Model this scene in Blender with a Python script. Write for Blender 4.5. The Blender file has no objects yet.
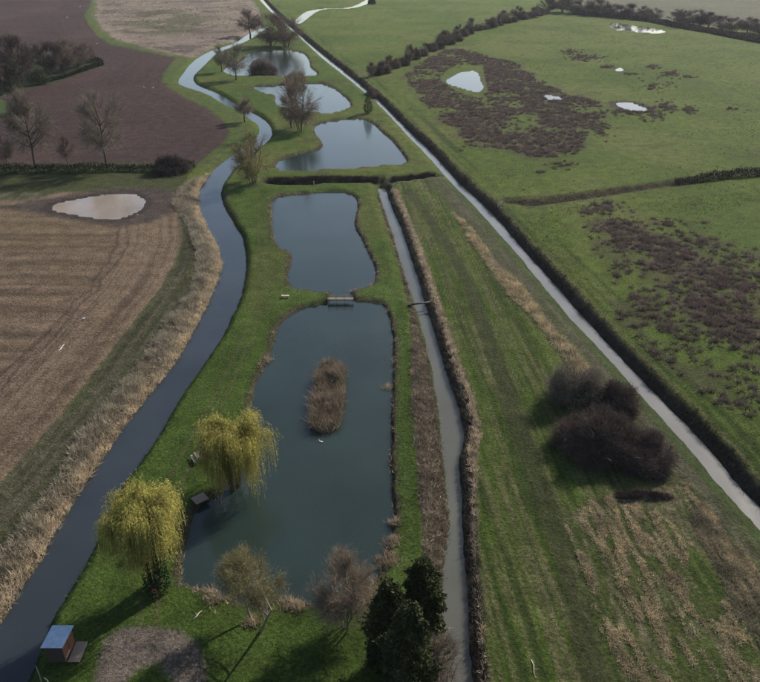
import bpy, math, random
import numpy as np
from mathutils import Vector, Matrix

# ------------------------------------------------------------------ camera, world, sun, exposure
CAM_F, CAM_PITCH, CAM_H = 750.0, math.radians(28.4), 60.0      # focal length in px of a 760 px wide picture
scene = bpy.context.scene
col = scene.collection
cam_data = bpy.data.cameras.new('camera')
cam_data.sensor_width = 36.0
cam_data.lens = 36.0 * CAM_F / 760.0
cam_data.clip_start = 0.5
cam_data.clip_end = 20000
cam = bpy.data.objects.new('camera', cam_data)
col.objects.link(cam)
cam.location = (0, 0, CAM_H)
cam.rotation_euler = (math.pi / 2 - CAM_PITCH, 0, 0)
scene.camera = cam

SUN_AZ = math.radians(49.0)        # direction towards the sun, from +X towards +Y
SUN_EL = math.radians(33.0)
world = bpy.data.worlds.new('World')
scene.world = world
world.use_nodes = True
wn = world.node_tree
for n in list(wn.nodes): wn.nodes.remove(n)
sky = wn.nodes.new('ShaderNodeTexSky')
sky.sky_type = 'NISHITA'
sky.sun_disc = False
sky.sun_elevation = SUN_EL
sky.sun_rotation = math.pi / 2 - SUN_AZ
sky.altitude = 50
sky.air_density = 1.0
sky.dust_density = 1.5
sky.ozone_density = 1.0
bg = wn.nodes.new('ShaderNodeBackground')
bg.inputs['Strength'].default_value = 0.115
wo = wn.nodes.new('ShaderNodeOutputWorld')
wn.links.new(sky.outputs[0], bg.inputs[0])
wn.links.new(bg.outputs[0], wo.inputs[0])

sun_data = bpy.data.lights.new('sun', 'SUN')
sun_data.energy = 4.6
sun_data.angle = math.radians(0.6)
sun_data.color = (1.0, 0.93, 0.84)
sun = bpy.data.objects.new('sun', sun_data)
col.objects.link(sun)
sv = Vector((math.cos(SUN_AZ) * math.cos(SUN_EL), math.sin(SUN_AZ) * math.cos(SUN_EL), math.sin(SUN_EL)))
sun.rotation_euler = sv.to_track_quat('Z', 'Y').to_euler()
sun.location = (200, 250, 200)

vs = scene.view_settings
vs.view_transform = 'Standard'
vs.look = 'None'
vs.gamma = 1.0
vs.exposure = 0.48
vs.use_curve_mapping = False
HAZE = 0.00005                     # extinction of the air per metre

# ------------------------------------------------------------------ surveying: picture point -> ground point
CP, SP = math.cos(CAM_PITCH), math.sin(CAM_PITCH)
def G(px, py, z=0.0):
    dx = (px - 380) / CAM_F; dy = -(py - 341) / CAM_F
    d = (dx, CP + dy * SP, -SP + dy * CP)
    t = (z - CAM_H) / d[2]
    return (d[0] * t, d[1] * t)
def GA(pts, z=0.0):
    return np.array([G(x, y, z) for x, y in pts])
def depth_at(x, y, z=0.0):
    return y * CP - (z - CAM_H) * SP
def py_of(x, y, z):
    c = depth_at(x, y, z); u = y * SP + (z - CAM_H) * CP
    return 341 - CAM_F * u / c
def height_for(x, y, ytop):
    lo, hi = 0.0, 45.0
    for _ in range(40):
        m = (lo + hi) / 2
        if py_of(x, y, m) > ytop: lo = m
        else: hi = m
    return lo

# ------------------------------------------------------------------ numpy noise and distance helpers
def _hash(ix, iy, seed):
    h = (ix.astype(np.int64) * 374761393 + iy.astype(np.int64) * 668265263 + seed * 1442695041) & 0xFFFFFFFF
    h = ((h ^ (h >> 13)) * 1274126177) & 0xFFFFFFFF
    h = h ^ (h >> 16)
    return (h & 0xFFFF) / 65535.0
def vnoise(x, y, seed=0):
    ix = np.floor(x); iy = np.floor(y)
    fx = x - ix; fy = y - iy
    fx = fx * fx * (3 - 2 * fx); fy = fy * fy * (3 - 2 * fy)
    a = _hash(ix, iy, seed); b = _hash(ix + 1, iy, seed); c = _hash(ix, iy + 1, seed); d = _hash(ix + 1, iy + 1, seed)
    return (a * (1 - fx) + b * fx) * (1 - fy) + (c * (1 - fx) + d * fx) * fy
def fbm(x, y, seed=0, oct=4):
    s = 0; a = 0.5; t = 0
    for k in range(oct):
        s = s + a * vnoise(x * 2 ** k, y * 2 ** k, seed + 17 * k); t += a; a *= 0.5
    return s / t
def sstep(a, b, x):
    t = np.clip((x - a) / (b - a), 0, 1)
    return t * t * (3 - 2 * t)
def seg_dist(P, line, closed=False):
    n = len(line); best = np.full(len(P), 1e9)
    for i in range(n if closed else n - 1):
        a = line[i]; b = line[(i + 1) % n]; ab = b - a; L = max(ab @ ab, 1e-9)
        t = np.clip(((P[:, 0] - a[0]) * ab[0] + (P[:, 1] - a[1]) * ab[1]) / L, 0, 1)
        dx = P[:, 0] - a[0] - t * ab[0]; dy = P[:, 1] - a[1] - t * ab[1]
        best = np.minimum(best, dx * dx + dy * dy)
    return np.sqrt(best)
def inside(P, poly):
    r = np.zeros(len(P), bool); n = len(poly); x = P[:, 0]; y = P[:, 1]
    for i in range(n):
        ax, ay = poly[i]; bx, by = poly[(i + 1) % n]
        if ay == by: continue
        c = (ay > y) != (by > y)
        r ^= c & (x < (bx - ax) * (y - ay) / (by - ay) + ax)
    return r
def near_mask(P, poly, m):
    lo = poly.min(0) - m; hi = poly.max(0) + m
    return (P[:, 0] > lo[0]) & (P[:, 0] < hi[0]) & (P[:, 1] > lo[1]) & (P[:, 1] < hi[1])
def sdf(P, poly, margin=12.0):
    out = np.full(len(P), 1e3)
    k = near_mask(P, poly, margin)
    Q = P[k]
    d = seg_dist(Q, poly, True)
    d[inside(Q, poly)] *= -1
    out[k] = d
    return out
def smooth_line(pts, closed, n=2):
    p = np.asarray(pts, float)
    for _ in range(n):
        q = np.roll(p, -1, 0)
        a = p * 0.75 + q * 0.25; b = p * 0.25 + q * 0.75
        r = np.empty((2 * len(p), 2)); r[0::2] = a; r[1::2] = b
        if not closed:
            r = np.vstack([p[:1], r[:-2], p[-1:]])
        p = r
    return p

# ------------------------------------------------------------------ outlines traced on the ground
ZP, ZR, ZD = -0.6, -1.0, -1.6              # water level: ponds, river, drains
river_left = [(-120, 790), (-50, 690), (4, 622), (15, 600), (30, 578), (46, 554), (54, 536), (68, 512), (86, 484), (106, 456), (124, 428), (138, 410), (152, 392), (172, 368), (190, 340), (204, 312), (214, 290), (221, 272), (221, 258), (214, 240), (204, 222), (198, 204), (199, 190), (210, 174), (226, 160), (240, 151), (256, 139), (260, 131), (258, 124), (248, 118), (238, 111), (222, 103), (208, 94), (192, 89), (180, 85), (178, 81), (182, 75), (192, 62), (206, 53), (218, 48), (236, 43), (248, 34), (258, 29), (268, 26)]
river_right = [(268, 28), (260, 33), (252, 39), (240, 45), (218, 53), (208, 62), (199, 71), (193, 77), (194, 83), (202, 87), (216, 92), (230, 100), (240, 107), (252, 112), (264, 119), (272, 128), (272, 137), (264, 146), (248, 158), (238, 166), (230, 175), (223, 186), (220, 196), (226, 210), (234, 224), (243, 238), (246, 252), (247, 270), (243, 288), (238, 306), (230, 322), (222, 338), (210, 356), (198, 374), (182, 396), (166, 424), (151, 448), (136, 470), (120, 490), (106, 520), (94, 550), (82, 572), (66, 598), (54, 616), (38, 658), (24, 690), (-10, 790)]
drain_left = [(240, -22), (260, 0), (268, 9), (287, 26), (304, 41), (322, 58), (340, 72), (356, 85), (375, 101), (390, 116), (408, 136), (424, 152), (442, 172), (456, 188), (474, 205), (496, 230), (514, 250), (532, 272), (550, 294), (568, 316), (588, 336), (608, 358), (628, 382), (650, 406), (678, 436), (700, 462), (720, 486), (742, 510), (759, 530), (830, 612), (900, 690), (980, 780)]
drain_right = [(980, 745), (900, 660), (830, 581), (758, 506), (738, 486), (720, 462), (696, 434), (668, 407), (648, 386), (628, 366), (608, 344), (596, 331), (576, 309), (560, 290), (543, 271), (522, 248), (506, 229), (488, 209), (476, 198), (456, 180), (444, 166), (432, 152), (414, 136), (396, 118), (381, 102), (361, 85), (343, 70), (325, 56), (307, 41), (290, 26), (272, 9), (264, 0), (244, -22)]
ditch_left = [(377, 187), (384, 210), (392, 232), (398, 254), (404, 273), (412, 296), (418, 314), (424, 336), (429, 358), (434, 378), (435, 392), (438, 410), (440, 424), (441, 444), (444, 462), (445, 488), (448, 512), (448, 538), (444, 556), (442, 600), (445, 640), (446, 682), (446, 790)]
ditch_right = [(476, 790), (472, 682), (470, 656), (469, 626), (467, 596), (465, 566), (464, 544), (463, 520), (463, 494), (460, 478), (458, 462), (461, 450), (465, 434), (462, 418), (455, 396), (448, 378), (442, 358), (436, 336), (428, 312), (422, 290), (416, 272), (410, 254), (404, 234), (394, 212), (386, 188)]
pond_a = [(304, 308), (320, 305), (331, 303), (331, 290), (351, 290), (352, 302), (368, 302), (383, 304), (388, 312), (391, 324), (393, 338), (394, 356), (393, 376), (392, 400), (391, 420), (392, 438), (390, 458), (393, 472), (391, 492), (393, 508), (394, 522), (390, 545), (386, 560), (380, 576), (366, 592), (335, 603), (302, 606), (282, 600), (250, 606), (222, 598), (212, 592), (194, 588), (180, 583), (181, 560), (188, 535), (195, 512), (202, 503), (218, 496), (232, 482), (240, 470), (246, 440), (251, 412), (254, 392), (258, 380), (268, 362), (274, 346), (278, 326), (288, 316)]
island_a = [(321, 364), (334, 362), (343, 367), (346, 378), (344, 388), (344, 402), (341, 412), (341, 424), (333, 432), (320, 434), (310, 429), (312, 417), (311, 404), (315, 393), (315, 378)]
pond_b = [(272, 197), (272, 216), (273, 230), (275, 242), (281, 250), (289, 252), (293, 257), (289, 270), (287, 276), (290, 287), (300, 291), (328, 293), (352, 292), (370, 287), (375, 281), (376, 270), (368, 252), (362, 240), (355, 228), (355, 218), (359, 204), (354, 195), (340, 192), (316, 193), (304, 194)]
pond_c = [(408, 162), (400, 150), (390, 138), (382, 133), (374, 124), (362, 118), (344, 120), (330, 121), (315, 125), (313, 132), (324, 144), (320, 150), (304, 153), (288, 157), (276, 163), (275, 168), (282, 172), (304, 172), (324, 170), (358, 169), (384, 166), (404, 165)]
pond_d = [(353, 106), (344, 96), (332, 87), (318, 83), (292, 85), (280, 86), (256, 86), (253, 88), (264, 94), (276, 95), (274, 104), (283, 108), (304, 112), (330, 114), (344, 111)]
pond_e = [(222, 70), (228, 75), (240, 76), (254, 76), (280, 77), (300, 76), (318, 76), (317, 72), (310, 68), (310, 62), (306, 55), (300, 52), (288, 50), (264, 51), (246, 53), (245, 60), (232, 65)]
island_e = [(249, 66), (254, 60), (264, 58), (273, 62), (276, 69), (270, 73), (255, 73)]
stream = [(294, 22), (299, 25), (308, 18), (317, 11), (330, 8.5), (345, 8.9), (355, 8), (368, 4), (378, -3), (372, -5), (362, 3), (348, 8.0), (330, 7.9), (310, 10), (302, 14)]
pool_pasture = [(444, 82), (452, 77), (462, 72), (477, 71), (480, 80), (484, 90), (476, 92), (462, 88)]
pool_rushes = [(543, 95), (548, 94), (553, 96), (563, 98), (560, 100), (550, 100)]
pool_ring = [(615, 103), (628, 102), (640, 106), (649, 110), (642, 112), (628, 110), (620, 107)]
pool_tiny = [(615, 69), (620, 68.4), (624, 69.2), (622, 71.4), (616, 71.4)]
pool_far = [(609, 23), (622, 24), (640, 27), (668, 31.3), (658, 33.4), (634, 31.6), (612, 28.5)]
puddle = [(48, 207), (64, 202), (80, 199), (108, 195), (132, 194), (143, 200), (143, 208), (128, 216), (112, 219), (80, 216), (60, 212)]

WATERS = []     # name, polygon, level, list of (polyline, bank width), depth, edge roughness
def water(name, pts, z, w, depth=0.7, rough=0.25, sub=1):
    p = smooth_line(GA(pts, z), True, sub)
    WATERS.append(dict(name=name, poly=p, z=z, sides=[(np.vstack([p, p[:1]]), w)], depth=depth, rough=rough))
def channel(name, left, right, z, wl, wr, depth=0.8, rough=0.2):
    L = smooth_line(GA(left, z), False, 1); R = smooth_line(GA(right, z), False, 1)
    WATERS.append(dict(name=name, poly=np.vstack([L, R]), z=z, sides=[(L, wl), (R, wr)], depth=depth, rough=rough))
channel('river', river_left, river_right, ZR, 3.0, 1.3)
channel('drain', drain_left, drain_right, ZD, 3.2, 1.7)
channel('ditch', ditch_left, ditch_right, ZD, 3.0, 1.5)
water('pond_lower', pond_a, ZP, 0.38)
water('pond_middle', pond_b, ZP + 0.02, 0.38)
water('pond_upper', pond_c, ZP, 0.45)
water('pond_far', pond_d, ZP, 0.45)
water('pond_farthest', pond_e, ZP, 0.45)
water('stream', stream, -0.5, 1.4)
water('pasture_pool', pool_pasture, -0.12, 1.5, 0.2)
water('rush_pool', pool_rushes, -0.12, 1.5, 0.2, 0.5)
water('ringed_pool', pool_ring, -0.12, 1.5, 0.2)
water('tiny_pool', pool_tiny, -0.12, 1.5, 0.2)
water('far_pool', pool_far, -0.12, 2.0, 0.2, 0.8)
water('field_puddle', puddle, -0.06, 2.5, 0.1, 0.5)
TRENCHES = [  # dry ditches: centre line, floor level, half width of floor, bank width
    (GA([(268, 186), (300, 187), (340, 185), (378, 184)], -1.6), -2.0, 0.7, 2.0),
    (GA([(392, 184), (415, 181), (436, 178)], -1.3), -1.4, 0.5, 1.5),
    (GA([(509, 203), (530, 206), (560, 202), (608, 195), (660, 187), (690, 183)], -0.7), -1.0, 0.5, 1.6),
]
ISLANDS = [smooth_line(GA(island_a, ZP), True, 2), smooth_line(GA(island_e, ZP), True, 2)]

# ------------------------------------------------------------------ terrain sheet
us = np.concatenate([np.linspace(-1.6, -0.52, 36)[:-1], np.linspace(-0.52, 0.52, 640), np.linspace(0.52, 1.6, 36)[1:]])
ys = [-60.0]
while ys[-1] < 6000:
    y = ys[-1]
    if y < 34: st = 6.0
    elif y < 900: st = min(0.3 * (max(y, 45) / 45.0) ** 1.25, 8.0)
    else: st = y * 0.06
    ys.append(y + st)
ys = np.array(ys)
NX, NY = len(us), len(ys)
YY = np.repeat(ys, NX); XX = np.tile(us, NY) * (np.maximum(YY, 0) + 62)
P = np.stack([XX, YY], 1)
NV = len(P)
inframe = (np.abs(XX) < (YY + 62) * 0.56) & (YY > 30) & (YY < 1000)

wob = (fbm(XX * 0.9, YY * 0.9, 5, 3) - 0.5) * 2
wob2 = (fbm(XX * 0.22, YY * 0.22, 9, 3) - 0.5) * 2
far_k = np.clip(YY / 120.0, 0.6, 3.0)
S = XX + 0.078 * YY
H0 = (fbm(XX * 0.05, YY * 0.05, 3, 3) - 0.5) * 0.35 + (fbm(XX * 0.5, YY * 0.5, 11, 2) - 0.5) * 0.10
H0 = H0 + (vnoise(XX * 1.5, YY * 1.5, 13) - 0.5) * 0.10 * sstep(160, 90, YY) + (vnoise(S * 1.5 + wob2 * 0.4, YY * 0.3, 82) - 0.5) * 0.20 * sstep(5, 12, XX) * sstep(150, 90, YY)
H0 = H0 * sstep(20, 60, YY)
Z = H0.copy()
wat_d = {}
for w in WATERS:
    k = near_mask(P, w['poly'], 9.0) & inframe | near_mask(P, w['poly'], 9.0)
    Q = P[k]
    ins = inside(Q, w['poly'])
    d = np.full(len(Q), 1e9); ww = np.ones(len(Q))
    for line, bw in w['sides']:
        dd = seg_dist(Q, line)
        m = dd < d
        ww[m] = bw; d = np.minimum(d, dd)
    d[ins] *= -1
    d = d + w['rough'] * (wob[k] * 0.8 + wob2[k] * 0.9)
    if w['name'] == 'pond_lower': d = np.maximum(d, -sdf(Q, ISLANDS[0]) + wob[k] * 0.3)
    if w['name'] == 'pond_farthest': d = np.maximum(d, -sdf(Q, ISLANDS[1]))
    full = np.full(NV, 1e3); full[k] = d
    wat_d[w['name']] = full
    t = np.clip(d / ww, 0, 1)
    prof = np.where(d < 0, w['z'] - np.minimum(-d * 0.8, w['depth']), w['z'] + (H0[k] - w['z']) * (1 - (1 - t) ** 1.25))
    Z[k] = np.where(d < ww, np.minimum(Z[k], prof), Z[k])
trench_d = np.full(NV, 1e3)
for line, zf, hw, bw in TRENCHES:
    k = near_mask(P, line, 6)
    d = seg_dist(P[k], line) - hw + wob[k] * 0.15
    t = np.clip(d / bw, 0, 1)
    Z[k] = np.minimum(Z[k], zf + (H0[k] - zf) * t)
    trench_d[k] = np.minimum(trench_d[k], d)

# ---- zones
plough_poly = GA([(-500, -8), (60, -8), (92, -6), (90, 6), (84, 15), (88, 24), (97, 36), (112, 45), (152, 53), (176, 58), (164, 72), (161, 80), (168, 88), (188, 99), (208, 109), (222, 120), (229, 131), (227, 138), (212, 152), (198, 163), (-500, 165)])
garden_poly = GA([(-300, 46), (70, 54), (98, 60), (104, 65), (60, 81), (30, 89), (0, 97), (-300, 150)])
garden2_poly = GA([(-120, 104), (0, 99), (12, 103), (19, 110), (0, 119), (-120, 150)])
rough_poly = GA([(92, -6), (96, 8), (92, 15), (100, 28), (116, 39), (150, 50), (190, 58), (214, 46), (238, 40), (262, 26), (258, 8), (240, -18), (100, -18)])
stub_poly = GA([(-700, 203), (30, 200), (60, 192), (100, 188), (150, 186), (176, 192), (180, 215), (182, 240), (174, 264), (160, 290), (118, 343), (60, 417), (0, 484), (-120, 610)])
mud_poly = GA([(0, 207), (40, 200), (100, 190), (150, 187), (176, 192), (172, 212), (150, 222), (120, 227), (80, 222), (40, 214)])
reedL_poly = np.vstack([GA([(178, 190), (174, 206), (188, 226), (196, 248), (197, 268), (192, 290), (172, 316), (152, 344), (140, 364), (120, 386), (104, 408), (80, 434), (66, 462), (48, 492), (26, 520), (10, 544), (-20, 580), (-140, 740)]), smooth_line(GA(river_left[:24], ZR), False, 0)])
reedM_poly = GA([(376, 188), (384, 214), (396, 250), (404, 280), (410, 310), (412, 345), (412, 390), (414, 430), (418, 470), (421, 510), (424, 545), (420, 580), (425, 640), (430, 720), (448, 720), (446, 640), (444, 560), (450, 520), (446, 480), (442, 440), (436, 395), (432, 370), (424, 336), (412, 296), (402, 264), (392, 230), (382, 200)])
reedR_poly = GA([(388, 188), (396, 212), (412, 250), (424, 290), (438, 336), (450, 376), (462, 410), (468, 434), (463, 452), (464, 480), (467, 520), (468, 560), (471, 610), (474, 660), (478, 720), (490, 720), (487, 660), (481, 600), (477, 550), (477, 500), (476, 460), (481, 434), (476, 405), (462, 368), (448, 328), (436, 290), (424, 254), (410, 220), (398, 190)])
strawdiag_poly = GA([(452, 212), (470, 226), (496, 262), (520, 284), (536, 304), (556, 332), (575, 350), (600, 380), (604, 388), (590, 388), (566, 362), (548, 338), (528, 312), (512, 300), (495, 275), (470, 240)])
strawbig_poly = GA([(566, 520), (590, 500), (640, 492), (672, 484), (690, 482), (720, 520), (760, 575), (830, 660), (830, 740), (700, 720), (640, 690), (600, 640), (580, 580)])
greenhole_poly = GA([(688, 545), (712, 560), (728, 590), (722, 604), (700, 600), (684, 575)])
dirt_poly = GA([(90, 720), (98, 660), (104, 640), (122, 628), (150, 627), (180, 630), (198, 644), (206, 668), (207, 720)])
dirthole_poly = GA([(118, 720), (126, 682), (138, 668), (160, 663), (172, 680), (174, 720)])
pasture_poly = GA([(300, 28), (420, 5), (560, 8), (1000, 60), (1400, 800), (990, 800), (762, 508), (640, 372), (560, 285), (500, 215), (420, 135), (370, 86)])
rush1_poly = smooth_line(GA([(405, 78), (412, 68), (425, 60), (440, 52), (456, 47), (470, 50), (490, 57), (515, 62), (530, 70), (540, 78), (566, 94), (600, 100), (607, 112), (600, 125), (588, 148), (570, 157), (545, 159), (525, 159), (505, 150), (480, 147), (455, 134), (435, 117), (418, 97)]), True, 1)
rush1_hole = GA([(440, 80), (446, 70), (458, 64), (484, 66), (488, 92), (476, 97), (456, 92)])
rush2_core = GA([(598, 220), (640, 226), (680, 243), (720, 262), (760, 285), (830, 310), (830, 372), (760, 350), (730, 340), (700, 326), (678, 305), (655, 280), (630, 258), (605, 240)])
rush2_wide = GA([(580, 210), (600, 200), (640, 212), (690, 232), (760, 250), (860, 290), (860, 480), (800, 455), (750, 425), (715, 402), (690, 382), (655, 360), (628, 332), (606, 306), (600, 290), (612, 280), (600, 258), (585, 235)])
farfield_poly = GA([(560, 3), (600, 12), (700, 24), (900, 44), (1400, 60), (1600, -30), (700, -40)])

def zone(poly, soft, amp=0.6, margin=40.0):
    d = sdf(P, poly, margin) + amp * (wob * 0.6 + wob2) * far_k
    return sstep(soft, -soft, d), d

C = lambda r, g, b: np.array([r, g, b])
n1 = fbm(XX * 0.035, YY * 0.035, 21, 4); n2 = fbm(XX * 0.16, YY * 0.16, 31, 4); n3 = fbm(XX * 0.7, YY * 0.7, 41, 3); n4 = vnoise(XX * 2.1, YY * 2.1, 51)
tint = np.empty((NV, 3))
g_a, g_b, g_c = C(.058, .098, .017), C(.098, .116, .028), C(.056, .064, .022)
m = np.clip((n1 - 0.5) * 2.2 + (n2 - 0.5) * 1.2 + 0.5, 0, 1)[:, None]
tint[:] = g_a * (1 - m) + g_b * m
m = (sstep(0.54, 0.74, n2) * 0.8)[:, None]
tint = tint * (1 - m) + g_c * m
def lay(mask, colour, var=None, amt=1.0):
    global tint
    c = np.broadcast_to(colour, (NV, 3))
    if var is not None: c = c * var[:, None]
    k = np.clip(mask * amt, 0, 1)[:, None]
    tint = tint * (1 - k) + c * k
dd_drain = wat_d['drain']; dd_ditch = wat_d['ditch']; dd_river = wat_d['river']
# distance from the drain for the whole pasture (drive lines)
drain_axis = GA(drain_left[::3])
far_d = seg_dist(P, drain_axis)
z_past, d_past = zone(pasture_poly, 0.5, 0.2)
right_of = XX > np.interp(YY, GA(drain_right)[::-1][:, 1][::-1], GA(drain_right)[::-1][:, 0][::-1])
past = (right_of & (YY > 30)).astype(float)
lay(past, C(.088, .124, .022), 0.65 + 0.7 * n1, 0.75)
lay(past * sstep(0.5, 0.75, n1), C(.112, .116, .038), None, 0.6)
lay(past * sstep(0.56, 0.72, n2), C(.060, .078, .020), None, 0.55)
# drive lines beside the drain
lines = vnoise(far_d * 1.5 + wob2 * 0.3, YY * 0.04, 61)
lay(past * sstep(16, 11, far_d) * sstep(0.5, 0.85, lines), C(.026, .046, .010), None, 0.75)
lay(past * sstep(16, 11, far_d) * sstep(0.3, 0.12, lines), C(.095, .115, .035), None, 0.6)
# central strip between ditch and drain: mowing lines
left_drain = ~right_of
right_ditch = XX > np.interp(YY, GA(ditch_right)[:, 1], GA(ditch_right)[:, 0])
top_lim = YY < G(430, 178)[1]
mid = (left_drain & right_ditch & top_lim & (YY > 20)).astype(float)
st1 = vnoise(S * 1.5 + wob2 * 0.3, YY * 0.03, 71); st2 = vnoise(S * 3.2 + wob2 * 0.5, YY * 0.07, 72); st3 = vnoise(S * 0.33, YY * 0.01, 73)
lay(mid, C(.068, .102, .018), 0.6 + 0.8 * st3, 0.85)
lay(mid * sstep(0.5, 0.9, st1), C(.115, .112, .050), None, 0.7)
lay(mid * sstep(0.58, 0.8, st2), C(.160, .135, .078), None, 0.6)
lay(mid * sstep(0.42, 0.15, st2), C(.032, .048, .013), None, 0.75)
tr_pts = GA([(408, 190), (430, 220), (455, 258), (468, 282), (500, 372), (535, 470), (568, 566), (594, 670), (610, 740)])
tr_d = seg_dist(P, tr_pts)
lay(mid * sstep(1.9, 0.8, tr_d + wob2 * 0.4), C(.050, .055, .024), 0.8 + 0.4 * n3, 0.8)
# olive rough strip along the drain's left bank
rl = np.where(left_drain, far_d, 99)
lay(mid * sstep(7.5, 5.5, rl + wob2), C(.070, .072, .038), 0.75 + 0.5 * n3, 0.75)
lay(mid * sstep(5.0, 3.0, rl + wob2 * 0.5) * sstep(0.45, 0.65, vnoise(rl * 2.2, YY * 0.05, 77)), C(.110, .098, .070), None, 0.6)
lay(mid * sstep(2.0, 1.0, rl), C(.045, .070, .020), None, 0.8)
zs, ds = zone(strawdiag_poly, 0.6, 0.5)
lay(zs * mid * sstep(0.35, 0.55, n2), C(.165, .135, .098), 0.6 + 0.8 * n3, 0.8)
zb, db = zone(strawbig_poly, 1.2, 1.0)
zh, _ = zone(greenhole_poly, 0.8, 0.5)
patch = sstep(0.42, 0.62, vnoise(S * 2.4 + wob2 * 0.6, YY * 0.35, 82) * 0.6 + n2 * 0.4)
lay(zb * mid * (1 - zh), C(.066, .080, .026), 0.7 + 0.6 * n3, 0.7)
lay(zb * mid * (1 - zh) * patch, C(.165, .140, .088), 0.5 + 1.0 * n4, 0.75)
# mown grass of the fishery
fish = ((XX > np.interp(YY, GA(river_right, ZR)[::-1][:, 1], GA(river_right, ZR)[::-1][:, 0])) & ~right_ditch & left_drain & (YY < G(300, 187)[1]) & (YY > 20)).astype(float)
lay(fish, C(.060, .096, .018), 0.55 + 0.9 * n2, 0.8)
lay(fish * sstep(0.50, 0.70, n1), C(.090, .102, .030), None, 0.65)
wk = seg_dist(P, GA([(262, 205), (262, 240), (268, 275), (262, 300), (248, 335), (232, 372), (214, 408), (196, 440), (176, 480), (160, 545), (150, 600), (145, 640)]))
lay(fish * sstep(0.45, 0.15, np.abs(wk - 0.8) + wob * 0.12), C(.090, .086, .040), None, 0.55)
path_d = seg_dist(P, GA([(402, 300), (401, 340), (402, 400), (404, 450), (408, 500), (412, 560)]))
lay(fish * sstep(0.9, 0.2, path_d), C(.075, .105, .030), None, 0.5)
# far reach round the upper ponds: duller grass
# rough grassland at the top
zr, dr = zone(rough_poly, 2.0, 1.0, 60)
lay(zr, C(.180, .142, .114), 0.5 + 0.55 * n1 + 0.5 * n2, 0.95)
zrg = sdf(P, GA([(110, 14), (150, 8), (215, 14), (220, 26), (180, 34), (140, 40), (122, 30)]), 80)
lay(zr * sstep(10, -16, zrg + 22 * (fbm(XX * 0.03, YY * 0.04, 91, 4) - 0.5) * 2), C(.092, .094, .048), None, 0.85)
lay(zr * sstep(0.52, 0.66, fbm(XX * 0.045, YY * 0.07, 95, 4)), C(.085, .062, .055), None, 0.7)
lay(zr * sstep(0.55, 0.68, fbm(XX * 0.06, YY * 0.05, 97, 4)), C(.25, .195, .15), None, 0.7)
lay(zr * sstep(-9, -3, dr) * sstep(0, -3, dr), C(.26, .21, .16), None, 0.6)
# ploughed field
zp, dp = zone(plough_poly, 0.8, 0.25, 80)
rid = vnoise(np.abs(dp) * 0.5 + wob2 * 0.5, YY * 0.01, 101)
rid2 = vnoise(YY * 0.35 + wob2 * 0.6, XX * 0.02, 102)
rr = np.where(np.abs(dp) < 26, rid, rid2)
lay(zp, C(.066, .042, .038), (0.75 + 0.35 * n1 + 0.25 * (rr - 0.5) + 0.25 * (n3 - 0.5)))
lay(zp * sstep(0.55, 0.8, n1), C(.084, .055, .047), None, 0.5)
lay(sstep(0.5, 2.5, dp) * sstep(9, 6, dp) * sstep(0, 1, dp), C(.085, .105, .040), None, 0.5)
zg, _ = zone(garden_poly, 1.5, 0.4); lay(zg, C(.036, .050, .020), 0.7 + 0.6 * n2)
zg2, _ = zone(garden2_poly, 1.0, 0.2); lay(zg2, C(.060, .100, .026))
# stubble field with drill rows and headland
zt, dt = zone(stub_poly, 0.7, 0.25, 70)
right_b = seg_dist(P, GA([(176, 192), (180, 215), (182, 240), (174, 264), (160, 290), (118, 343), (60, 417), (0, 484), (-120, 610)]))
hb = 13 + wob2 * 1.2
rowy = YY + 0.03 * XX + wob2 * 0.35
row = np.clip(0.5 + 1.35 * (vnoise(rowy * 0.62, XX * 0.01, 111) * 0.62 + vnoise(rowy * 1.6, XX * 0.03, 112) * 0.38 - 0.5), 0, 1)
head = 0.12 + vnoise(right_b * 0.7 + wob2 * 0.3, YY * 0.01, 113) * 0.3 + vnoise(right_b * 2.2, YY * 0.03, 114) * 0.55
kk = sstep(-1.5, 1.5, right_b - hb)
rowv = row * kk + head * (1 - kk)
lay(zt, C(.178, .128, .086), 0.58 + 0.7 * rowv + 0.35 * (n3 - 0.5) + 0.3 * (n1 - 0.5))
lay(zt * sstep(0.6, 0.85, rowv), C(.192, .144, .104), None, 0.6)
lay(zt * sstep(0.42, 0.24, rowv), C(.100, .072, .050), None, 0.6)
lay(zt * sstep(0.55, 0.75, n1) * kk, C(.125, .098, .052), None, 0.4)
trk = np.minimum(np.abs(right_b - hb - 0.9), np.abs(right_b - hb + 0.9))
lay(zt * sstep(0.5, 0.15, trk), C(.055, .040, .032), None, 0.6)
# verge between field and reeds
verge = sstep(-0.4, 0.4, dt + wob * 0.4) * sstep(14.0, 11.5, dt + wob2) * (XX < -10) * (YY < G(100, 192)[1])
lay(verge, C(.082, .080, .046), 0.55 + 0.9 * n3, 0.9)
lay(verge * sstep(0.5, 0.7, vnoise(right_b * 1.3, YY * 0.06, 118)), C(.125, .108, .080), None, 0.7)
lay(verge * sstep(0.45, 0.25, vnoise(right_b * 1.3, YY * 0.06, 119)), C(.050, .052, .030), None, 0.7)
strip = (YY > G(100, 192)[1]) * (YY < G(100, 164)[1]) * (XX < G(185, 180)[0])
lay(strip.astype(float), C(.052, .060, .026), 0.65 + 0.7 * n2, 0.85)
zm, dm = zone(mud_poly, 1.5, 0.4); lay(zm, C(.072, .056, .050), 0.85 + 0.3 * n3, 0.92)
for pn, colr, wd in (('field_puddle', C(.050, .040, .036), 3.0), ('pasture_pool', C(.095, .110, .040), 4), ('ringed_pool', C(.045, .036, .032), 5), ('rush_pool', C(.04, .032, .03), 6)):
    lay(sstep(wd, wd * 0.5, wat_d[pn]), colr, 0.8 + 0.4 * n3, 0.9)
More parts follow.
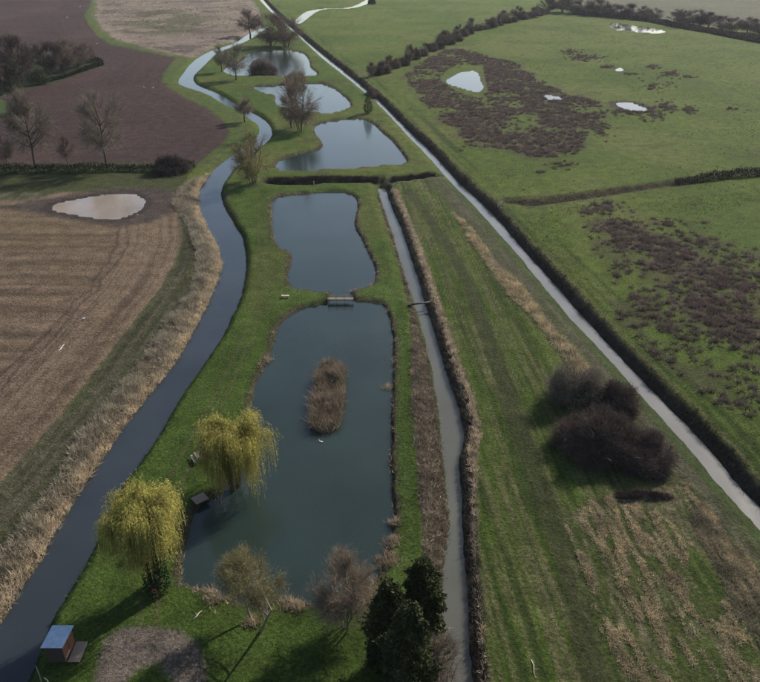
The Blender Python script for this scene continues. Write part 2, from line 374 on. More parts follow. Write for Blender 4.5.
# reed ground
for poly, cc in ((reedL_poly, C(.120, .092, .060)), (reedM_poly, C(.085, .064, .046)), (reedR_poly, C(.085, .068, .054))):
    zz, _ = zone(poly, 0.3, 0.25); lay(zz, cc, 0.5 + 1.0 * n3, 0.9)
# rush beds
z1, d1 = zone(rush1_poly, 3.5, 2.6); z1h, _ = zone(rush1_hole, 1.0, 0.3)
rush1 = z1 * (1 - z1h)
z2c, _ = zone(rush2_core, 2.5, 1.8); z2w, _ = zone(rush2_wide, 1.5, 1.0)
rgap = sstep(0.70, 0.56, fbm(XX * 0.09, YY * 0.09, 353, 4))
lay(rush1 * rgap, C(.080, .064, .044), 0.6 + 0.8 * n3, 0.75)
lay(z2c * rgap, C(.076, .064, .038), 0.6 + 0.8 * n3, 0.75)
lay(z2w * sstep(0.42, 0.60, n2), C(.066, .062, .030), None, 0.6)
# far fields
zf, _ = zone(farfield_poly, 3, 0.5, 100); lay(zf, C(.125, .120, .085), 0.85 + 0.3 * n1, 0.9)
lay((YY > 930).astype(float), C(.090, .100, .050), 0.7 + 0.6 * n1)
# bare banks; the dry ditches carry their shade as a dark colour
lay(sstep(1.8, 1.2, dd_drain) * past, C(.042, .033, .030), 0.6 + 0.8 * n3, 0.92)
lay(sstep(3.0, 1.8, dd_drain) * sstep(1.4, 2.0, dd_drain) * past, C(.150, .120, .070), None, 0.5)
rb = sstep(1.6, 0.9, dd_ditch) * right_ditch
lay(rb, C(.048, .040, .036), 0.6 + 0.8 * n3, 0.9)
lay(sstep(0.7, 0.3, dd_river) * fish, C(.030, .036, .016), 0.6 + 0.8 * n3, 0.8)
for pn in ('pond_lower', 'pond_middle', 'pond_upper', 'pond_far', 'pond_farthest'):
    lay(sstep(1.2, 0.5, wat_d[pn] + wob * 0.35), C(.062, .052, .034), 0.45 + 1.1 * n3, 0.85)
lay(sstep(2.3, 1.5, trench_d), C(.040, .034, .028), 0.7 + 0.6 * n3, 0.92)  # shaded faces of the dry ditches painted dark
zi = sstep(0.8, -0.4, sdf(P, ISLANDS[0])); lay(zi, C(.075, .058, .042), 0.6 + 0.8 * n3)
zi = sstep(0.8, -0.4, sdf(P, ISLANDS[1])); lay(zi, C(.040, .034, .028))
# dirt turning circle
zdirt, ddirt = zone(dirt_poly, 0.5, 0.3); zdh, _ = zone(dirthole_poly, 0.5, 0.3)
zdirt = zdirt * (1 - zdh)
lay(zdirt, C(.168, .137, .114), 0.55 + 0.4 * n3 + 0.5 * n2, 0.95)
lay(zdirt * sstep(0.5, 0.8, vnoise(ddirt * 1.7, YY * 0.1, 131)), C(.085, .078, .072), None, 0.6)

# ---- material helpers
MATS = {}
def new_mat(name):
    m = bpy.data.materials.new(name); m.use_nodes = True
    nt = m.node_tree
    b = nt.nodes['Principled BSDF']
    MATS[name] = m
    return m, nt, b
def ground_material():
    m, nt, b = new_mat('ground_cover')
    N, L = nt.nodes.new, nt.links.new
    at = N('ShaderNodeAttribute'); at.attribute_name = 'tint'
    tc = N('ShaderNodeTexCoord')
    prev = at.outputs['Color']
    for sc, lo, hi, det in ((0.35, 0.68, 1.32, 7), (2.3, 0.5, 1.5, 6), (7.0, 0.5, 1.5, 4)):
        nz = N('ShaderNodeTexNoise'); nz.inputs['Scale'].default_value = sc; nz.inputs['Detail'].default_value = det; nz.inputs['Roughness'].default_value = 0.65
        L(tc.outputs['Object'], nz.inputs['Vector'])
        mr = N('ShaderNodeMapRange'); mr.inputs['From Min'].default_value = 0.3; mr.inputs['From Max'].default_value = 0.7
        mr.inputs['To Min'].default_value = lo; mr.inputs['To Max'].default_value = hi
        L(nz.outputs['Fac'], mr.inputs['Value'])
        mx = N('ShaderNodeVectorMath'); mx.operation = 'SCALE'
        L(prev, mx.inputs[0]); L(mr.outputs[0], mx.inputs['Scale'])
        prev = mx.outputs[0]
    L(prev, b.inputs['Base Color'])
    b.inputs['Roughness'].default_value = 0.95
    b.inputs['Specular IOR Level'].default_value = 0.08
    bz = N('ShaderNodeTexNoise'); bz.inputs['Scale'].default_value = 2.6; bz.inputs['Detail'].default_value = 7; bz.inputs['Roughness'].default_value = 0.72
    L(tc.outputs['Object'], bz.inputs['Vector'])
    bp = N('ShaderNodeBump'); bp.inputs['Strength'].default_value = 1.0; bp.inputs['Distance'].default_value = 0.9
    L(bz.outputs['Fac'], bp.inputs['Height']); L(bp.outputs[0], b.inputs['Normal'])
    return m
def water_material(name, base, rough, ripple, rscale):
    m, nt, b = new_mat(name)
    N, L = nt.nodes.new, nt.links.new
    tc = N('ShaderNodeTexCoord')
    nz = N('ShaderNodeTexNoise'); nz.inputs['Scale'].default_value = 0.08; nz.inputs['Detail'].default_value = 4
    L(tc.outputs['Object'], nz.inputs['Vector'])
    cr = N('ShaderNodeMixRGB'); cr.inputs[1].default_value = (*[c * 0.6 for c in base], 1); cr.inputs[2].default_value = (*[c * 1.4 for c in base], 1)
    L(nz.outputs['Fac'], cr.inputs[0]); L(cr.outputs[0], b.inputs['Base Color'])
    wz = N('ShaderNodeTexNoise'); wz.inputs['Scale'].default_value = 0.12; wz.inputs['Detail'].default_value = 5; wz.inputs['Roughness'].default_value = 0.6
    wm = N('ShaderNodeMapping'); wm.inputs['Rotation'].default_value = (0, 0, 0.35); wm.inputs['Scale'].default_value = (2.2, 0.5, 1)
    L(tc.outputs['Object'], wm.inputs[0]); L(wm.outputs[0], wz.inputs['Vector'])
    wr = N('ShaderNodeMapRange'); wr.inputs['From Min'].default_value = 0.42; wr.inputs['From Max'].default_value = 0.64; wr.inputs['To Min'].default_value = rough * 0.5; wr.inputs['To Max'].default_value = rough * 2.2
    L(wz.outputs['Fac'], wr.inputs['Value']); L(wr.outputs[0], b.inputs['Roughness'])
    b.inputs['IOR'].default_value = 1.333
    rp = N('ShaderNodeTexNoise'); rp.inputs['Scale'].default_value = rscale; rp.inputs['Detail'].default_value = 3
    mp = N('ShaderNodeMapping'); mp.inputs['Rotation'].default_value = (0, 0, 0.5); mp.inputs['Scale'].default_value = (1, 2.2, 1)
    L(tc.outputs['Object'], mp.inputs[0]); L(mp.outputs[0], rp.inputs['Vector'])
    bp = N('ShaderNodeBump'); bp.inputs['Strength'].default_value = ripple; bp.inputs['Distance'].default_value = 0.02
    L(rp.outputs['Fac'], bp.inputs['Height']); L(bp.outputs[0], b.inputs['Normal'])
    return m
def plain_material(name, c, rough=0.85, vary=0.25, scale=3.0, metal=0.0, spec=0.25, bump=0.0):
    m, nt, b = new_mat(name)
    N, L = nt.nodes.new, nt.links.new
    tc = N('ShaderNodeTexCoord')
    nz = N('ShaderNodeTexNoise'); nz.inputs['Scale'].default_value = scale; nz.inputs['Detail'].default_value = 5
    L(tc.outputs['Object'], nz.inputs['Vector'])
    cr = N('ShaderNodeMixRGB'); cr.inputs[1].default_value = (*[x * (1 - vary) for x in c], 1); cr.inputs[2].default_value = (*[min(1, x * (1 + vary)) for x in c], 1)
    L(nz.outputs['Fac'], cr.inputs[0]); L(cr.outputs[0], b.inputs['Base Color'])
    b.inputs['Roughness'].default_value = rough; b.inputs['Metallic'].default_value = metal; b.inputs['Specular IOR Level'].default_value = spec
    if bump:
        bp = N('ShaderNodeBump'); bp.inputs['Strength'].default_value = 0.6; bp.inputs['Distance'].default_value = bump
        L(nz.outputs['Fac'], bp.inputs['Height']); L(bp.outputs[0], b.inputs['Normal'])
    return m
def foliage_material(name, c, trans=0.25, vary=0.35, scale=0.8):
    m, nt, b = new_mat(name)
    N, L = nt.nodes.new, nt.links.new
    at = N('ShaderNodeAttribute'); at.attribute_name = 'shade'
    tc = N('ShaderNodeTexCoord')
    nz = N('ShaderNodeTexNoise'); nz.inputs['Scale'].default_value = scale; nz.inputs['Detail'].default_value = 3
    L(tc.outputs['Object'], nz.inputs['Vector'])
    mr = N('ShaderNodeMapRange'); mr.inputs['From Min'].default_value = 0.3; mr.inputs['From Max'].default_value = 0.7; mr.inputs['To Min'].default_value = 1 - vary; mr.inputs['To Max'].default_value = 1 + vary
    L(nz.outputs['Fac'], mr.inputs['Value'])
    rgb = N('ShaderNodeRGB'); rgb.outputs[0].default_value = (*c, 1)
    mx = N('ShaderNodeMixRGB'); mx.blend_type = 'MULTIPLY'; mx.inputs[0].default_value = 1
    L(rgb.outputs[0], mx.inputs[1]); L(at.outputs['Color'], mx.inputs[2])
    sc = N('ShaderNodeVectorMath'); sc.operation = 'SCALE'
    L(mx.outputs[0], sc.inputs[0]); L(mr.outputs[0], sc.inputs['Scale'])
    L(sc.outputs[0], b.inputs['Base Color'])
    b.inputs['Roughness'].default_value = 0.8; b.inputs['Specular IOR Level'].default_value = 0.1
    if trans > 0:
        tr = N('ShaderNodeBsdfTranslucent'); L(sc.outputs[0], tr.inputs['Color'])
        ms = N('ShaderNodeMixShader'); ms.inputs[0].default_value = trans
        L(b.outputs[0], ms.inputs[1]); L(tr.outputs[0], ms.inputs[2])
        L(ms.outputs[0], nt.nodes['Material Output'].inputs['Surface'])
    return m
M_ground = ground_material()
M_pond = water_material('pond_water', (.018, .029, .025), 0.05, 0.8, 1.8)
M_river = water_material('river_water', (.025, .031, .036), 0.05, 0.5, 1.4)
M_ditch = water_material('ditch_water', (.082, .082, .066), 0.06, 0.4, 1.6)
M_drain = water_material('silty_water', (.135, .135, .125), 0.07, 0.4, 1.6)
M_puddle = water_material('muddy_puddle_water', (.215, .178, .145), 0.14, 0.15, 1.0)
M_pool = water_material('shallow_pool_water', (.030, .034, .034), 0.05, 0.2, 1.2)
M_bark = plain_material('bark', (.075, .058, .045), 0.95, 0.4, 4.0)
M_bark_pale = plain_material('pale_bark', (.17, .14, .105), 0.95, 0.4, 4.0)
M_wood = plain_material('weathered_wood', (.22, .175, .135), 0.85, 0.3, 6.0)
M_wood_pale = plain_material('bleached_wood', (.42, .36, .29), 0.85, 0.25, 6.0)
M_wood_dark = plain_material('dark_timber', (.055, .042, .034), 0.85, 0.3, 6.0)
M_wood_red = plain_material('red_brown_boards', (.20, .088, .058), 0.8, 0.25, 5.0)
M_metal = plain_material('blue_grey_metal', (.48, .55, .62), 0.42, 0.4, 1.6, 0.35, 0.5)
M_iron = plain_material('dark_iron', (.035, .033, .033), 0.6, 0.3, 4.0)
M_white = plain_material('white_feather', (.78, .77, .74), 0.8, 0.08, 8.0)
M_orange = plain_material('orange_beak', (.55, .20, .04), 0.6, 0.1, 8.0)
M_red = plain_material('faded_red_plastic', (.42, .09, .08), 0.6, 0.15, 8.0)
M_ivy = foliage_material('ivy_leaves', (.026, .050, .014), 0.1)
M_willow = foliage_material('willow_leaves', (.45, .405, .115), 0.35)
M_willow2 = foliage_material('olive_willow_twigs', (.20, .175, .085), 0.25)
M_twig = foliage_material('bare_brown_twigs', (.155, .118, .092), 0.15)
M_twig_dark = foliage_material('dark_purple_twigs', (.092, .068, .058), 0.12)
M_twig_pale = foliage_material('pale_bare_twigs', (.18, .148, .115), 0.15)
M_twig_red = foliage_material('reddish_bare_twigs', (.225, .178, .130), 0.15)
M_conifer = foliage_material('conifer_needles', (.042, .049, .018), 0.1)
M_hedge = foliage_material('hedge_leaves', (.034, .040, .020), 0.1)
M_reed = foliage_material('dry_reed', (.52, .45, .335), 0.2, 0.3, 0.5)
M_reed_grey = foliage_material('grey_dead_stalks', (.28, .238, .185), 0.15, 0.35, 0.5)
M_scrub = foliage_material('dark_bank_scrub', (.058, .044, .040), 0.1, 0.35, 0.5)
M_rush = foliage_material('dead_rush_blades', (.178, .132, .108), 0.12, 0.3, 0.3)
M_grass = foliage_material('grass_blades', (.085, .128, .026), 0.25, 0.35, 0.4)
M_straw = foliage_material('straw_grass', (.47, .405, .265), 0.2, 0.3, 0.4)

# ------------------------------------------------------------------ object helpers
def tag(o, label=None, cat=None, group=None, kind=None):
    if label: o['label'] = label
    if cat: o['category'] = cat
    if group: o['group'] = group
    if kind: o['kind'] = kind
    return o
def link(name, me, mat, parent=None, loc=None):
    o = bpy.data.objects.new(name, me); col.objects.link(o)
    if mat is not None and len(me.materials) == 0: me.materials.append(mat)
    if parent: o.parent = parent
    if loc is not None: o.location = loc
    return o
def empty(name, loc=(0, 0, 0), rz=0.0, sc=1.0):
    o = bpy.data.objects.new(name, None); col.objects.link(o)
    o.empty_display_size = 0.5
    o.location = loc; o.rotation_euler = (0, 0, rz); o.scale = (sc, sc, sc)
    return o
def np_mesh(name, V, F, shade=None, smooth=False):
    V = np.asarray(V, np.float32); F = np.asarray(F, np.int32)
    me = bpy.data.meshes.new(name)
    k = F.shape[1]
    me.vertices.add(len(V)); me.vertices.foreach_set('co', V.ravel())
    me.loops.add(F.size); me.loops.foreach_set('vertex_index', F.ravel())
    me.polygons.add(len(F)); me.polygons.foreach_set('loop_start', np.arange(len(F), dtype=np.int32) * k)
    try: me.polygons.foreach_set('loop_total', np.full(len(F), k, np.int32))
    except Exception: pass
    if smooth: me.polygons.foreach_set('use_smooth', np.ones(len(F), bool))
    me.update(calc_edges=True)
    if shade is not None:
        a = me.attributes.new('shade', 'FLOAT_COLOR', 'POINT')
        s = np.ones((len(V), 4), np.float32); s[:, :3] = np.asarray(shade).reshape(len(V), -1)
        a.data.foreach_set('color', s.ravel())
    return me
class MB:                                     # collects boxes, tubes and lathes into one mesh
    def __init__(s): s.v = []; s.f = []
    def box(s, c, size, rot=0.0, tilt=0.0):
        n = len(s.v); x, y, z = [q / 2 for q in size]
        R = Matrix.Rotation(rot, 3, 'Z') @ Matrix.Rotation(tilt, 3, 'X')
        for sx, sy, sz in ((-1, -1, -1), (1, -1, -1), (1, 1, -1), (-1, 1, -1), (-1, -1, 1), (1, -1, 1), (1, 1, 1), (-1, 1, 1)):
            s.v.append(tuple(Vector(c) + R @ Vector((sx * x, sy * y, sz * z))))
        for q in ((0, 3, 2, 1), (4, 5, 6, 7), (0, 1, 5, 4), (1, 2, 6, 5), (2, 3, 7, 6), (3, 0, 4, 7)):
            s.f.append(tuple(n + i for i in q))
        return s
    def tube(s, pts, radii, sides=6, cap=True):
        n = len(s.v); pts = [Vector(p) for p in pts]
        for i, p in enumerate(pts):
            d = (pts[min(i + 1, len(pts) - 1)] - pts[max(i - 1, 0)])
            d = d.normalized() if d.length > 1e-6 else Vector((0, 0, 1))
            a = d.cross(Vector((0.31, 0.17, 0.93) if abs(d.z) < 0.9 else (1, 0, 0))).normalized(); b = d.cross(a)
            for k in range(sides):
                t = 2 * math.pi * k / sides
                s.v.append(tuple(p + (a * math.cos(t) + b * math.sin(t)) * radii[i]))
        for i in range(len(pts) - 1):
            for k in range(sides):
                s.f.append((n + i * sides + k, n + i * sides + (k + 1) % sides, n + (i + 1) * sides + (k + 1) % sides, n + (i + 1) * sides + k))
        if cap:
            s.f.append(tuple(n + k for k in range(sides))[::-1]); s.f.append(tuple(n + (len(pts) - 1) * sides + k for k in range(sides)))
        return s
    def mesh(s, name, smooth=False):
        me = bpy.data.meshes.new(name); me.from_pydata(s.v, [], s.f); me.update()
        if smooth: me.polygons.foreach_set('use_smooth', [True] * len(me.polygons))
        return me
    def build(s, name, mat, parent=None, loc=None, smooth=False):
        return link(name, s.mesh(name, smooth), mat, parent, loc)

# terrain height lookup
def ground_z(x, y):
    x = np.atleast_1d(np.asarray(x, float)); y = np.atleast_1d(np.asarray(y, float))
    j = np.clip(np.searchsorted(ys, y) - 1, 0, NY - 2)
    fy = np.clip((y - ys[j]) / (ys[j + 1] - ys[j]), 0, 1)
    u = x / (np.maximum(y, 0) + 62)
    i = np.clip(np.searchsorted(us, u) - 1, 0, NX - 2)
    fx = np.clip((u - us[i]) / (us[i + 1] - us[i]), 0, 1)
    Zg = Z.reshape(NY, NX)
    return (Zg[j, i] * (1 - fx) + Zg[j, i + 1] * fx) * (1 - fy) + (Zg[j + 1, i] * (1 - fx) + Zg[j + 1, i + 1] * fx) * fy
def gz(x, y): return float(ground_z(x, y)[0])

# ------------------------------------------------------------------ build the ground sheet, cut into the pieces of land it is made of
ii = np.arange((NY - 1) * (NX - 1)); r = ii // (NX - 1); c = ii % (NX - 1)
quad = np.stack([r * NX + c, r * NX + c + 1, (r + 1) * NX + c + 1, (r + 1) * NX + c], 1)
V3 = np.stack([XX, YY, Z], 1)
face_id = np.zeros(len(quad), int)
fm = lambda a: a[quad].mean(1)
face_id[fm(past) > 0.5] = 4
face_id[fm(mid) > 0.5] = 5
face_id[fm(zr) > 0.5] = 3
face_id[(fm(zp) > 0.5) & (fm(zg + zg2) < 0.5)] = 1
face_id[fm(zt) > 0.5] = 2
face_id[fm(zdirt) > 0.5] = 6
def sub_mesh(name, faces, verts, mat, tints=None, smooth=True):
    used = np.unique(faces); remap = np.full(NV, -1); remap[used] = np.arange(len(used))
    me = np_mesh(name, verts[used], remap[faces], None, smooth)
    if tints is not None:
        a = me.attributes.new('tint', 'FLOAT_COLOR', 'POINT')
        s = np.ones((len(used), 4), np.float32); s[:, :3] = np.clip(tints[used], 0.004, 1)
        a.data.foreach_set('color', s.ravel())
    return link(name, me, mat)
for i, (nm, lab) in enumerate((('ground', 'green grass land around the ponds and river'), ('ploughed_field', 'dark purple brown ploughed field at upper left'), ('stubble_field', 'brown drilled field with rows beside the river'), ('rough_grassland', 'pale straw coloured rough grassland at the top'), ('pasture', 'bright green pasture right of the long straight drain'), ('meadow', 'striped meadow between the two straight drains'), ('dirt_track', 'grey brown dirt turning circle at the bottom'))):
    o = sub_mesh(nm, quad[face_id == i], V3, M_ground, tint)
    tag(o, lab, None, None, 'structure')
water_info = {'river': ('river', M_river, 'winding dark river left of the ponds'), 'drain': ('drain_water', M_drain, 'long straight grey drain running diagonally'),
              'ditch': ('ditch_water', M_ditch, 'grey silty ditch right of the lower ponds'), 'pond_lower': ('pond', M_pond, 'largest nearest pond with the reed island'),
              'pond_middle': ('pond', M_pond, 'pond just beyond the footbridge'), 'pond_upper': ('pond', M_pond, 'pond beyond the dark cross ditch'),
              'pond_far': ('pond', M_pond, 'irregular pond behind the brown bare trees'), 'pond_farthest': ('pond', M_pond, 'farthest pond with dark bushy island'),
              'stream': ('stream', M_river, 'thin bright stream at the top edge'), 'pasture_pool': ('pool', M_pool, 'bright triangular pool among the rushes'),
              'rush_pool': ('pool', M_pool, 'small bright pool in dark rushes'), 'ringed_pool': ('pool', M_pool, 'oval pool with a dark rim in the pasture'),
              'tiny_pool': ('pool', M_pool, 'tiny pool in the far pasture'), 'far_pool': ('pool', M_pool, 'long thin pool below the far tree line'),
              'field_puddle': ('puddle', M_puddle, 'muddy pale puddle in the brown field')}
for w in WATERS:
    d = wat_d[w['name']]
    lim = min(0.9, max(0.32, min(b for _, b in w['sides']) * 0.85))
    sel = (d[quad] < lim).any(1)
    if w['name'] in ('river', 'drain', 'ditch'): sel &= True
    vv = V3.copy(); vv[:, 2] = w['z']
    nm, mt, lab = water_info[w['name']]
    o = sub_mesh(nm, quad[sel], vv, mt)
    tag(o, lab, None, None, 'structure')

# ------------------------------------------------------------------ vegetation geometry (vectorised)
RNG = np.random.default_rng(7)
def unit(v): return v / np.maximum(np.linalg.norm(v, axis=1, keepdims=True), 1e-6)
def blades(Pb, D, Ln, W, bend=0.25, rng=RNG, seg=1, gravity=0.0):
    """thin tapering blades from Pb along D; returns verts, tris"""
    n = len(Pb); D = unit(D)
    side = unit(np.cross(D, rng.normal(size=(n, 3))))
    Ln = np.broadcast_to(Ln, (n,))[:, None]; W = np.broadcast_to(W, (n,))[:, None]
    bd = rng.normal(size=(n, 3)) * bend; bd[:, 2] -= gravity
    if seg == 1:
        tip = Pb + (D + bd * 0.5) * Ln
        V = np.stack([Pb - side * W / 2, Pb + side * W / 2, tip], 1).reshape(-1, 3)
        F = np.arange(3 * n).reshape(n, 3)
        return V, F
    midp = Pb + D * Ln * 0.5
    tip = midp + unit(D + bd) * Ln * 0.5
    V = np.stack([Pb - side * W / 2, Pb + side * W / 2, midp - side * W * 0.4, midp + side * W * 0.4, tip], 1).reshape(-1, 3)
    b = np.arange(n)[:, None] * 5
    F = np.concatenate([b + [0, 1, 3], b + [0, 3, 2], b + [2, 3, 4]], 1).reshape(-1, 3)
    return V, F
def leaves(Pc, size, rng=RNG, up=0.3):
    n = len(Pc)
    a = unit(rng.normal(size=(n, 3))); nrm = unit(rng.normal(size=(n, 3)) + [0, 0, up]); b = unit(np.cross(a, nrm)); a = np.cross(nrm, b)
    s = (size * rng.uniform(0.6, 1.4, n))[:, None]
    V = np.stack([Pc - a * s, Pc + b * s * 0.5, Pc + a * s, Pc - b * s * 0.5], 1).reshape(-1, 3)
    k = np.arange(n)[:, None] * 4
    F = np.concatenate([k + [0, 1, 2], k + [0, 2, 3]], 1).reshape(-1, 3)
    return V, F
def join(parts):
    V = []; F = []; S = []; n = 0
    for v, f, s in parts:
        V.append(v); F.append(f + n); n += len(v)
        S.append(np.broadcast_to(np.asarray(s, float).reshape(-1, 1) if np.ndim(s) < 2 else s, (len(v), 3)))
    return np.vstack(V), np.vstack(F), np.vstack(S)
def per(rng, n, k, lo=0.6, hi=1.4, tintv=0.0):
    s = rng.uniform(lo, hi, (n, 1)) * np.ones((1, 3))
    if tintv: s = s * (1 + rng.normal(size=(n, 3)) * tintv)
    return np.repeat(np.clip(s, 0.1, 3), k, 0)
def curve(p0, p1, sag, n=5):
    p0 = np.array(p0, float); p1 = np.array(p1, float)
    t = np.linspace(0, 1, n)[:, None]
    c = (p0 + p1) / 2 + np.array([0, 0, sag])
    return (1 - t) ** 2 * p0 + 2 * t * (1 - t) * c + t ** 2 * p1
def ellipsoid_pts(rng, n, c, r, inner=0.45, zmin=-1.0):
    out = []
    while len(out) < n:
        v = rng.normal(size=3); v /= np.linalg.norm(v)
        if v[2] < zmin: continue
        out.append(np.array(c) + v * np.array(r) * rng.uniform(inner, 1.0) ** 0.7)
    return np.array(out)
def lumpy(v, seed, amp=0.22):
    th = np.arctan2(v[:, 1], v[:, 0]); ph = v[:, 2]
    return 1 + amp * (np.sin(th * 3 + seed) * 0.5 + np.sin(th * 5 + ph * 4 + seed * 2.1) * 0.5 + np.sin(ph * 6 + seed * 1.3) * 0.4)

def tree_meshes(seed, h, rx, crown_z, rz, limbs=7, subs=9, twigs=14, tl=1.3, tw=0.03, trunk_r=0.3, stems=1, up=0.35, leaf=0, leaf_size=0.12, twig_var=0.0, zmin=-0.6):
    """leafless or thin-leaved broad tree: trunk mesh (trunk, limbs, branches) and crown mesh (twigs, leaves)"""
    rng = np.random.default_rng(seed)
    mb = MB(); c = np.array([0, 0, crown_z]); R = np.array([rx, rx, rz])
    starts = []
    fork = max(0.6, (crown_z - rz) * 0.9 + 0.15 * h)
    for s in range(stems):
        off = rng.normal(size=2) * 0.25 * (stems > 1)
        tip = np.array([off[0] * 6, off[1] * 6, min(crown_z + rz * 0.5, h * 0.8)])
        pts = curve([off[0], off[1], -0.3], tip, 0, 6) + np.vstack([np.zeros(3), rng.normal(size=(5, 3)) * 0.03 * h * 0.3])
        rr = np.linspace(trunk_r / math.sqrt(stems), trunk_r * 0.25 / math.sqrt(stems), 6)
        mb.tube(pts, rr, 7)
        starts.append(pts)
    tp, td = [], []
    ends = ellipsoid_pts(rng, limbs, c, R * 0.78, 0.55, zmin)
    for e in ends:
        pts = starts[rng.integers(stems)]
        zt = min(pts[-1][2], max(fork, e[2] - rng.uniform(0.25, 0.6) * rz - 0.3 * np.hypot(e[0], e[1])))
        k = np.interp(zt, pts[:, 2], np.arange(6)); a = int(k); b = min(a + 1, 5)
        p0 = pts[a] + (pts[b] - pts[a]) * (k - a)
        L = curve(p0, e, -0.12 * np.linalg.norm(e - p0), 6) + np.vstack([np.zeros(3), rng.normal(size=(5, 3)) * 0.06])
        mb.tube(L, np.linspace(trunk_r * 0.38, trunk_r * 0.08, 6), 5, False)
        for q in range(subs):
            t = rng.uniform(0.3, 1.0) * 5; a = min(int(t), 4); p = L[a] + (L[a + 1] - L[a]) * (t - a)
            v = rng.normal(size=3); v /= np.linalg.norm(v)
            out = (p - c) / R; out = out / max(np.linalg.norm(out), 1e-3)
            dirv = v * 0.75 + out * 0.7 + np.array([0, 0, up])
            e2 = p + dirv / np.linalg.norm(dirv) * rng.uniform(0.25, 0.5) * rx
            rel = (e2 - c) / R; nn = np.linalg.norm(rel)
            if nn > 1.0: e2 = c + rel / nn * R
            S = curve(p, e2, 0.05 * rx, 4)
            mb.tube(S, [trunk_r * 0.10, trunk_r * 0.08, trunk_r * 0.05, trunk_r * 0.02], 3, False)
            tt = rng.uniform(0.15, 1.0, twigs) * 3; ai = np.minimum(tt.astype(int), 2)
            pp = S[ai] + (S[ai + 1] - S[ai]) * (tt - ai)[:, None]
            dd = rng.normal(size=(twigs, 3)) * 0.6 + out * 0.6 + (e2 - p) / max(np.linalg.norm(e2 - p), 1e-3) * 0.5 + [0, 0, up]
            tp.append(pp); td.append(dd)
    tp = np.vstack(tp); td = np.vstack(td); n = len(tp)
    ln = rng.uniform(0.5, 1.2, n) * tl
    parts = []
    v, f = blades(tp, td, ln, tw * rng.uniform(0.6, 1.4, n), 0.35, rng, 2)
    parts.append((v, f, per(rng, n, 5, 0.6, 1.4, twig_var)))
    # side twiglets
    k = rng.integers(0, n, n)
    p2 = tp[k] + unit(td[k]) * (ln[k] * rng.uniform(0.3, 0.95, n))[:, None]
    v, f = blades(p2, unit(td[k]) + rng.normal(size=(n, 3)) * 0.6, ln[k] * 0.55, tw * 0.7, 0.3, rng, 1)
    parts.append((v, f, per(rng, n, 3, 0.6, 1.4, twig_var)))
    if leaf:
        k = rng.integers(0, n, leaf)
        p3 = tp[k] + unit(td[k]) * (ln[k] * rng.uniform(0.2, 1.05, leaf))[:, None]
        v, f = leaves(p3, leaf_size, rng)
        parts.append((v, f, per(rng, leaf, 4, 0.6, 1.5, 0.08)))
    return mb.mesh('trunk'), np_mesh('crown', *join(parts))

def bush_meshes(seed, rx, ry, h, n, tl=0.9, tw=0.035, stems=14, leaf=0, leaf_size=0.1, fill=0.35, clumps=16):
    rng = np.random.default_rng(seed)
    mb = MB()
    nc = clumps
    cv = unit(rng.normal(size=(nc, 3))); cv[:, 2] = np.abs(cv[:, 2]) * 0.9 + 0.05
    cc = cv * rng.uniform(0.45, 0.72, (nc, 1)) * [rx, ry, h * 0.9]
    cr = rng.uniform(0.26, 0.46, nc)
    k = rng.choice(nc, n, p=cr ** 2 / (cr ** 2).sum())
    v = unit(rng.normal(size=(n, 3)) + cv[k] * 0.55)
    rad = rng.uniform(fill ** 2, 1, n) ** 0.5 * cr[k]
    p = cc[k] + v * rad[:, None] * [rx, ry, h * 0.85]
    low = rng.uniform(size=n) < 0.12
    th = rng.uniform(0, 6.283, n); r2 = rng.uniform(0.5, 0.95, n)
    p[low] = np.stack([np.cos(th) * rx * r2, np.sin(th) * ry * r2, rng.uniform(0.05, 0.35, n) * h], 1)[low]
    p[:, 2] = np.maximum(p[:, 2], 0.05)
    d = v * [1, 1, 0.8] + [0, 0, 0.5] + rng.normal(size=(n, 3)) * 0.45
    clump_s = rng.uniform(0.75, 1.25, nc)[k]
    ln = tl * rng.uniform(0.5, 1.3, n) * np.where(rng.uniform(size=n) < 0.06, 1.9, 1.0)
    parts = []
    q = p - unit(d) * (ln * 0.6)[:, None]; q[:, 2] = np.maximum(q[:, 2], 0.0)
    a, f = blades(q, d, ln, tw * rng.uniform(0.6, 1.4, n), 0.35, rng, 2)
    parts.append((a, f, per(rng, n, 5, 0.6, 1.4, 0.04) * np.repeat(clump_s, 5)[:, None]))
    k = rng.integers(0, n, n)
    a, f = blades(p[k] - rng.uniform(0, 0.3, (n, 1)) * unit(d[k]), d[k] + rng.normal(size=(n, 3)) * 0.7, ln[k] * 0.55, tw * 0.7, 0.3, rng, 1)
    parts.append((a, f, per(rng, n, 3, 0.6, 1.4, 0.04)))
    if leaf:
        k = rng.integers(0, n, leaf)
        a, f = leaves(p[k] + rng.normal(size=(leaf, 3)) * 0.15, leaf_size, rng)
        parts.append((a, f, per(rng, leaf, 4, 0.5, 1.5, 0.06)))
    for s in range(stems):
        w = unit(rng.normal(size=(1, 3)))[0]; w[2] = abs(w[2]) + 0.3; w /= np.linalg.norm(w)
        e = w * [rx, ry, h] * 0.7
        b0 = np.array([e[0] * 0.12, e[1] * 0.12, -0.2])
        mb.tube(curve(b0, e, 0.12 * h, 4), [0.09, 0.07, 0.05, 0.02], 4, False)
    return mb.mesh('stems'), np_mesh('crown', *join(parts))

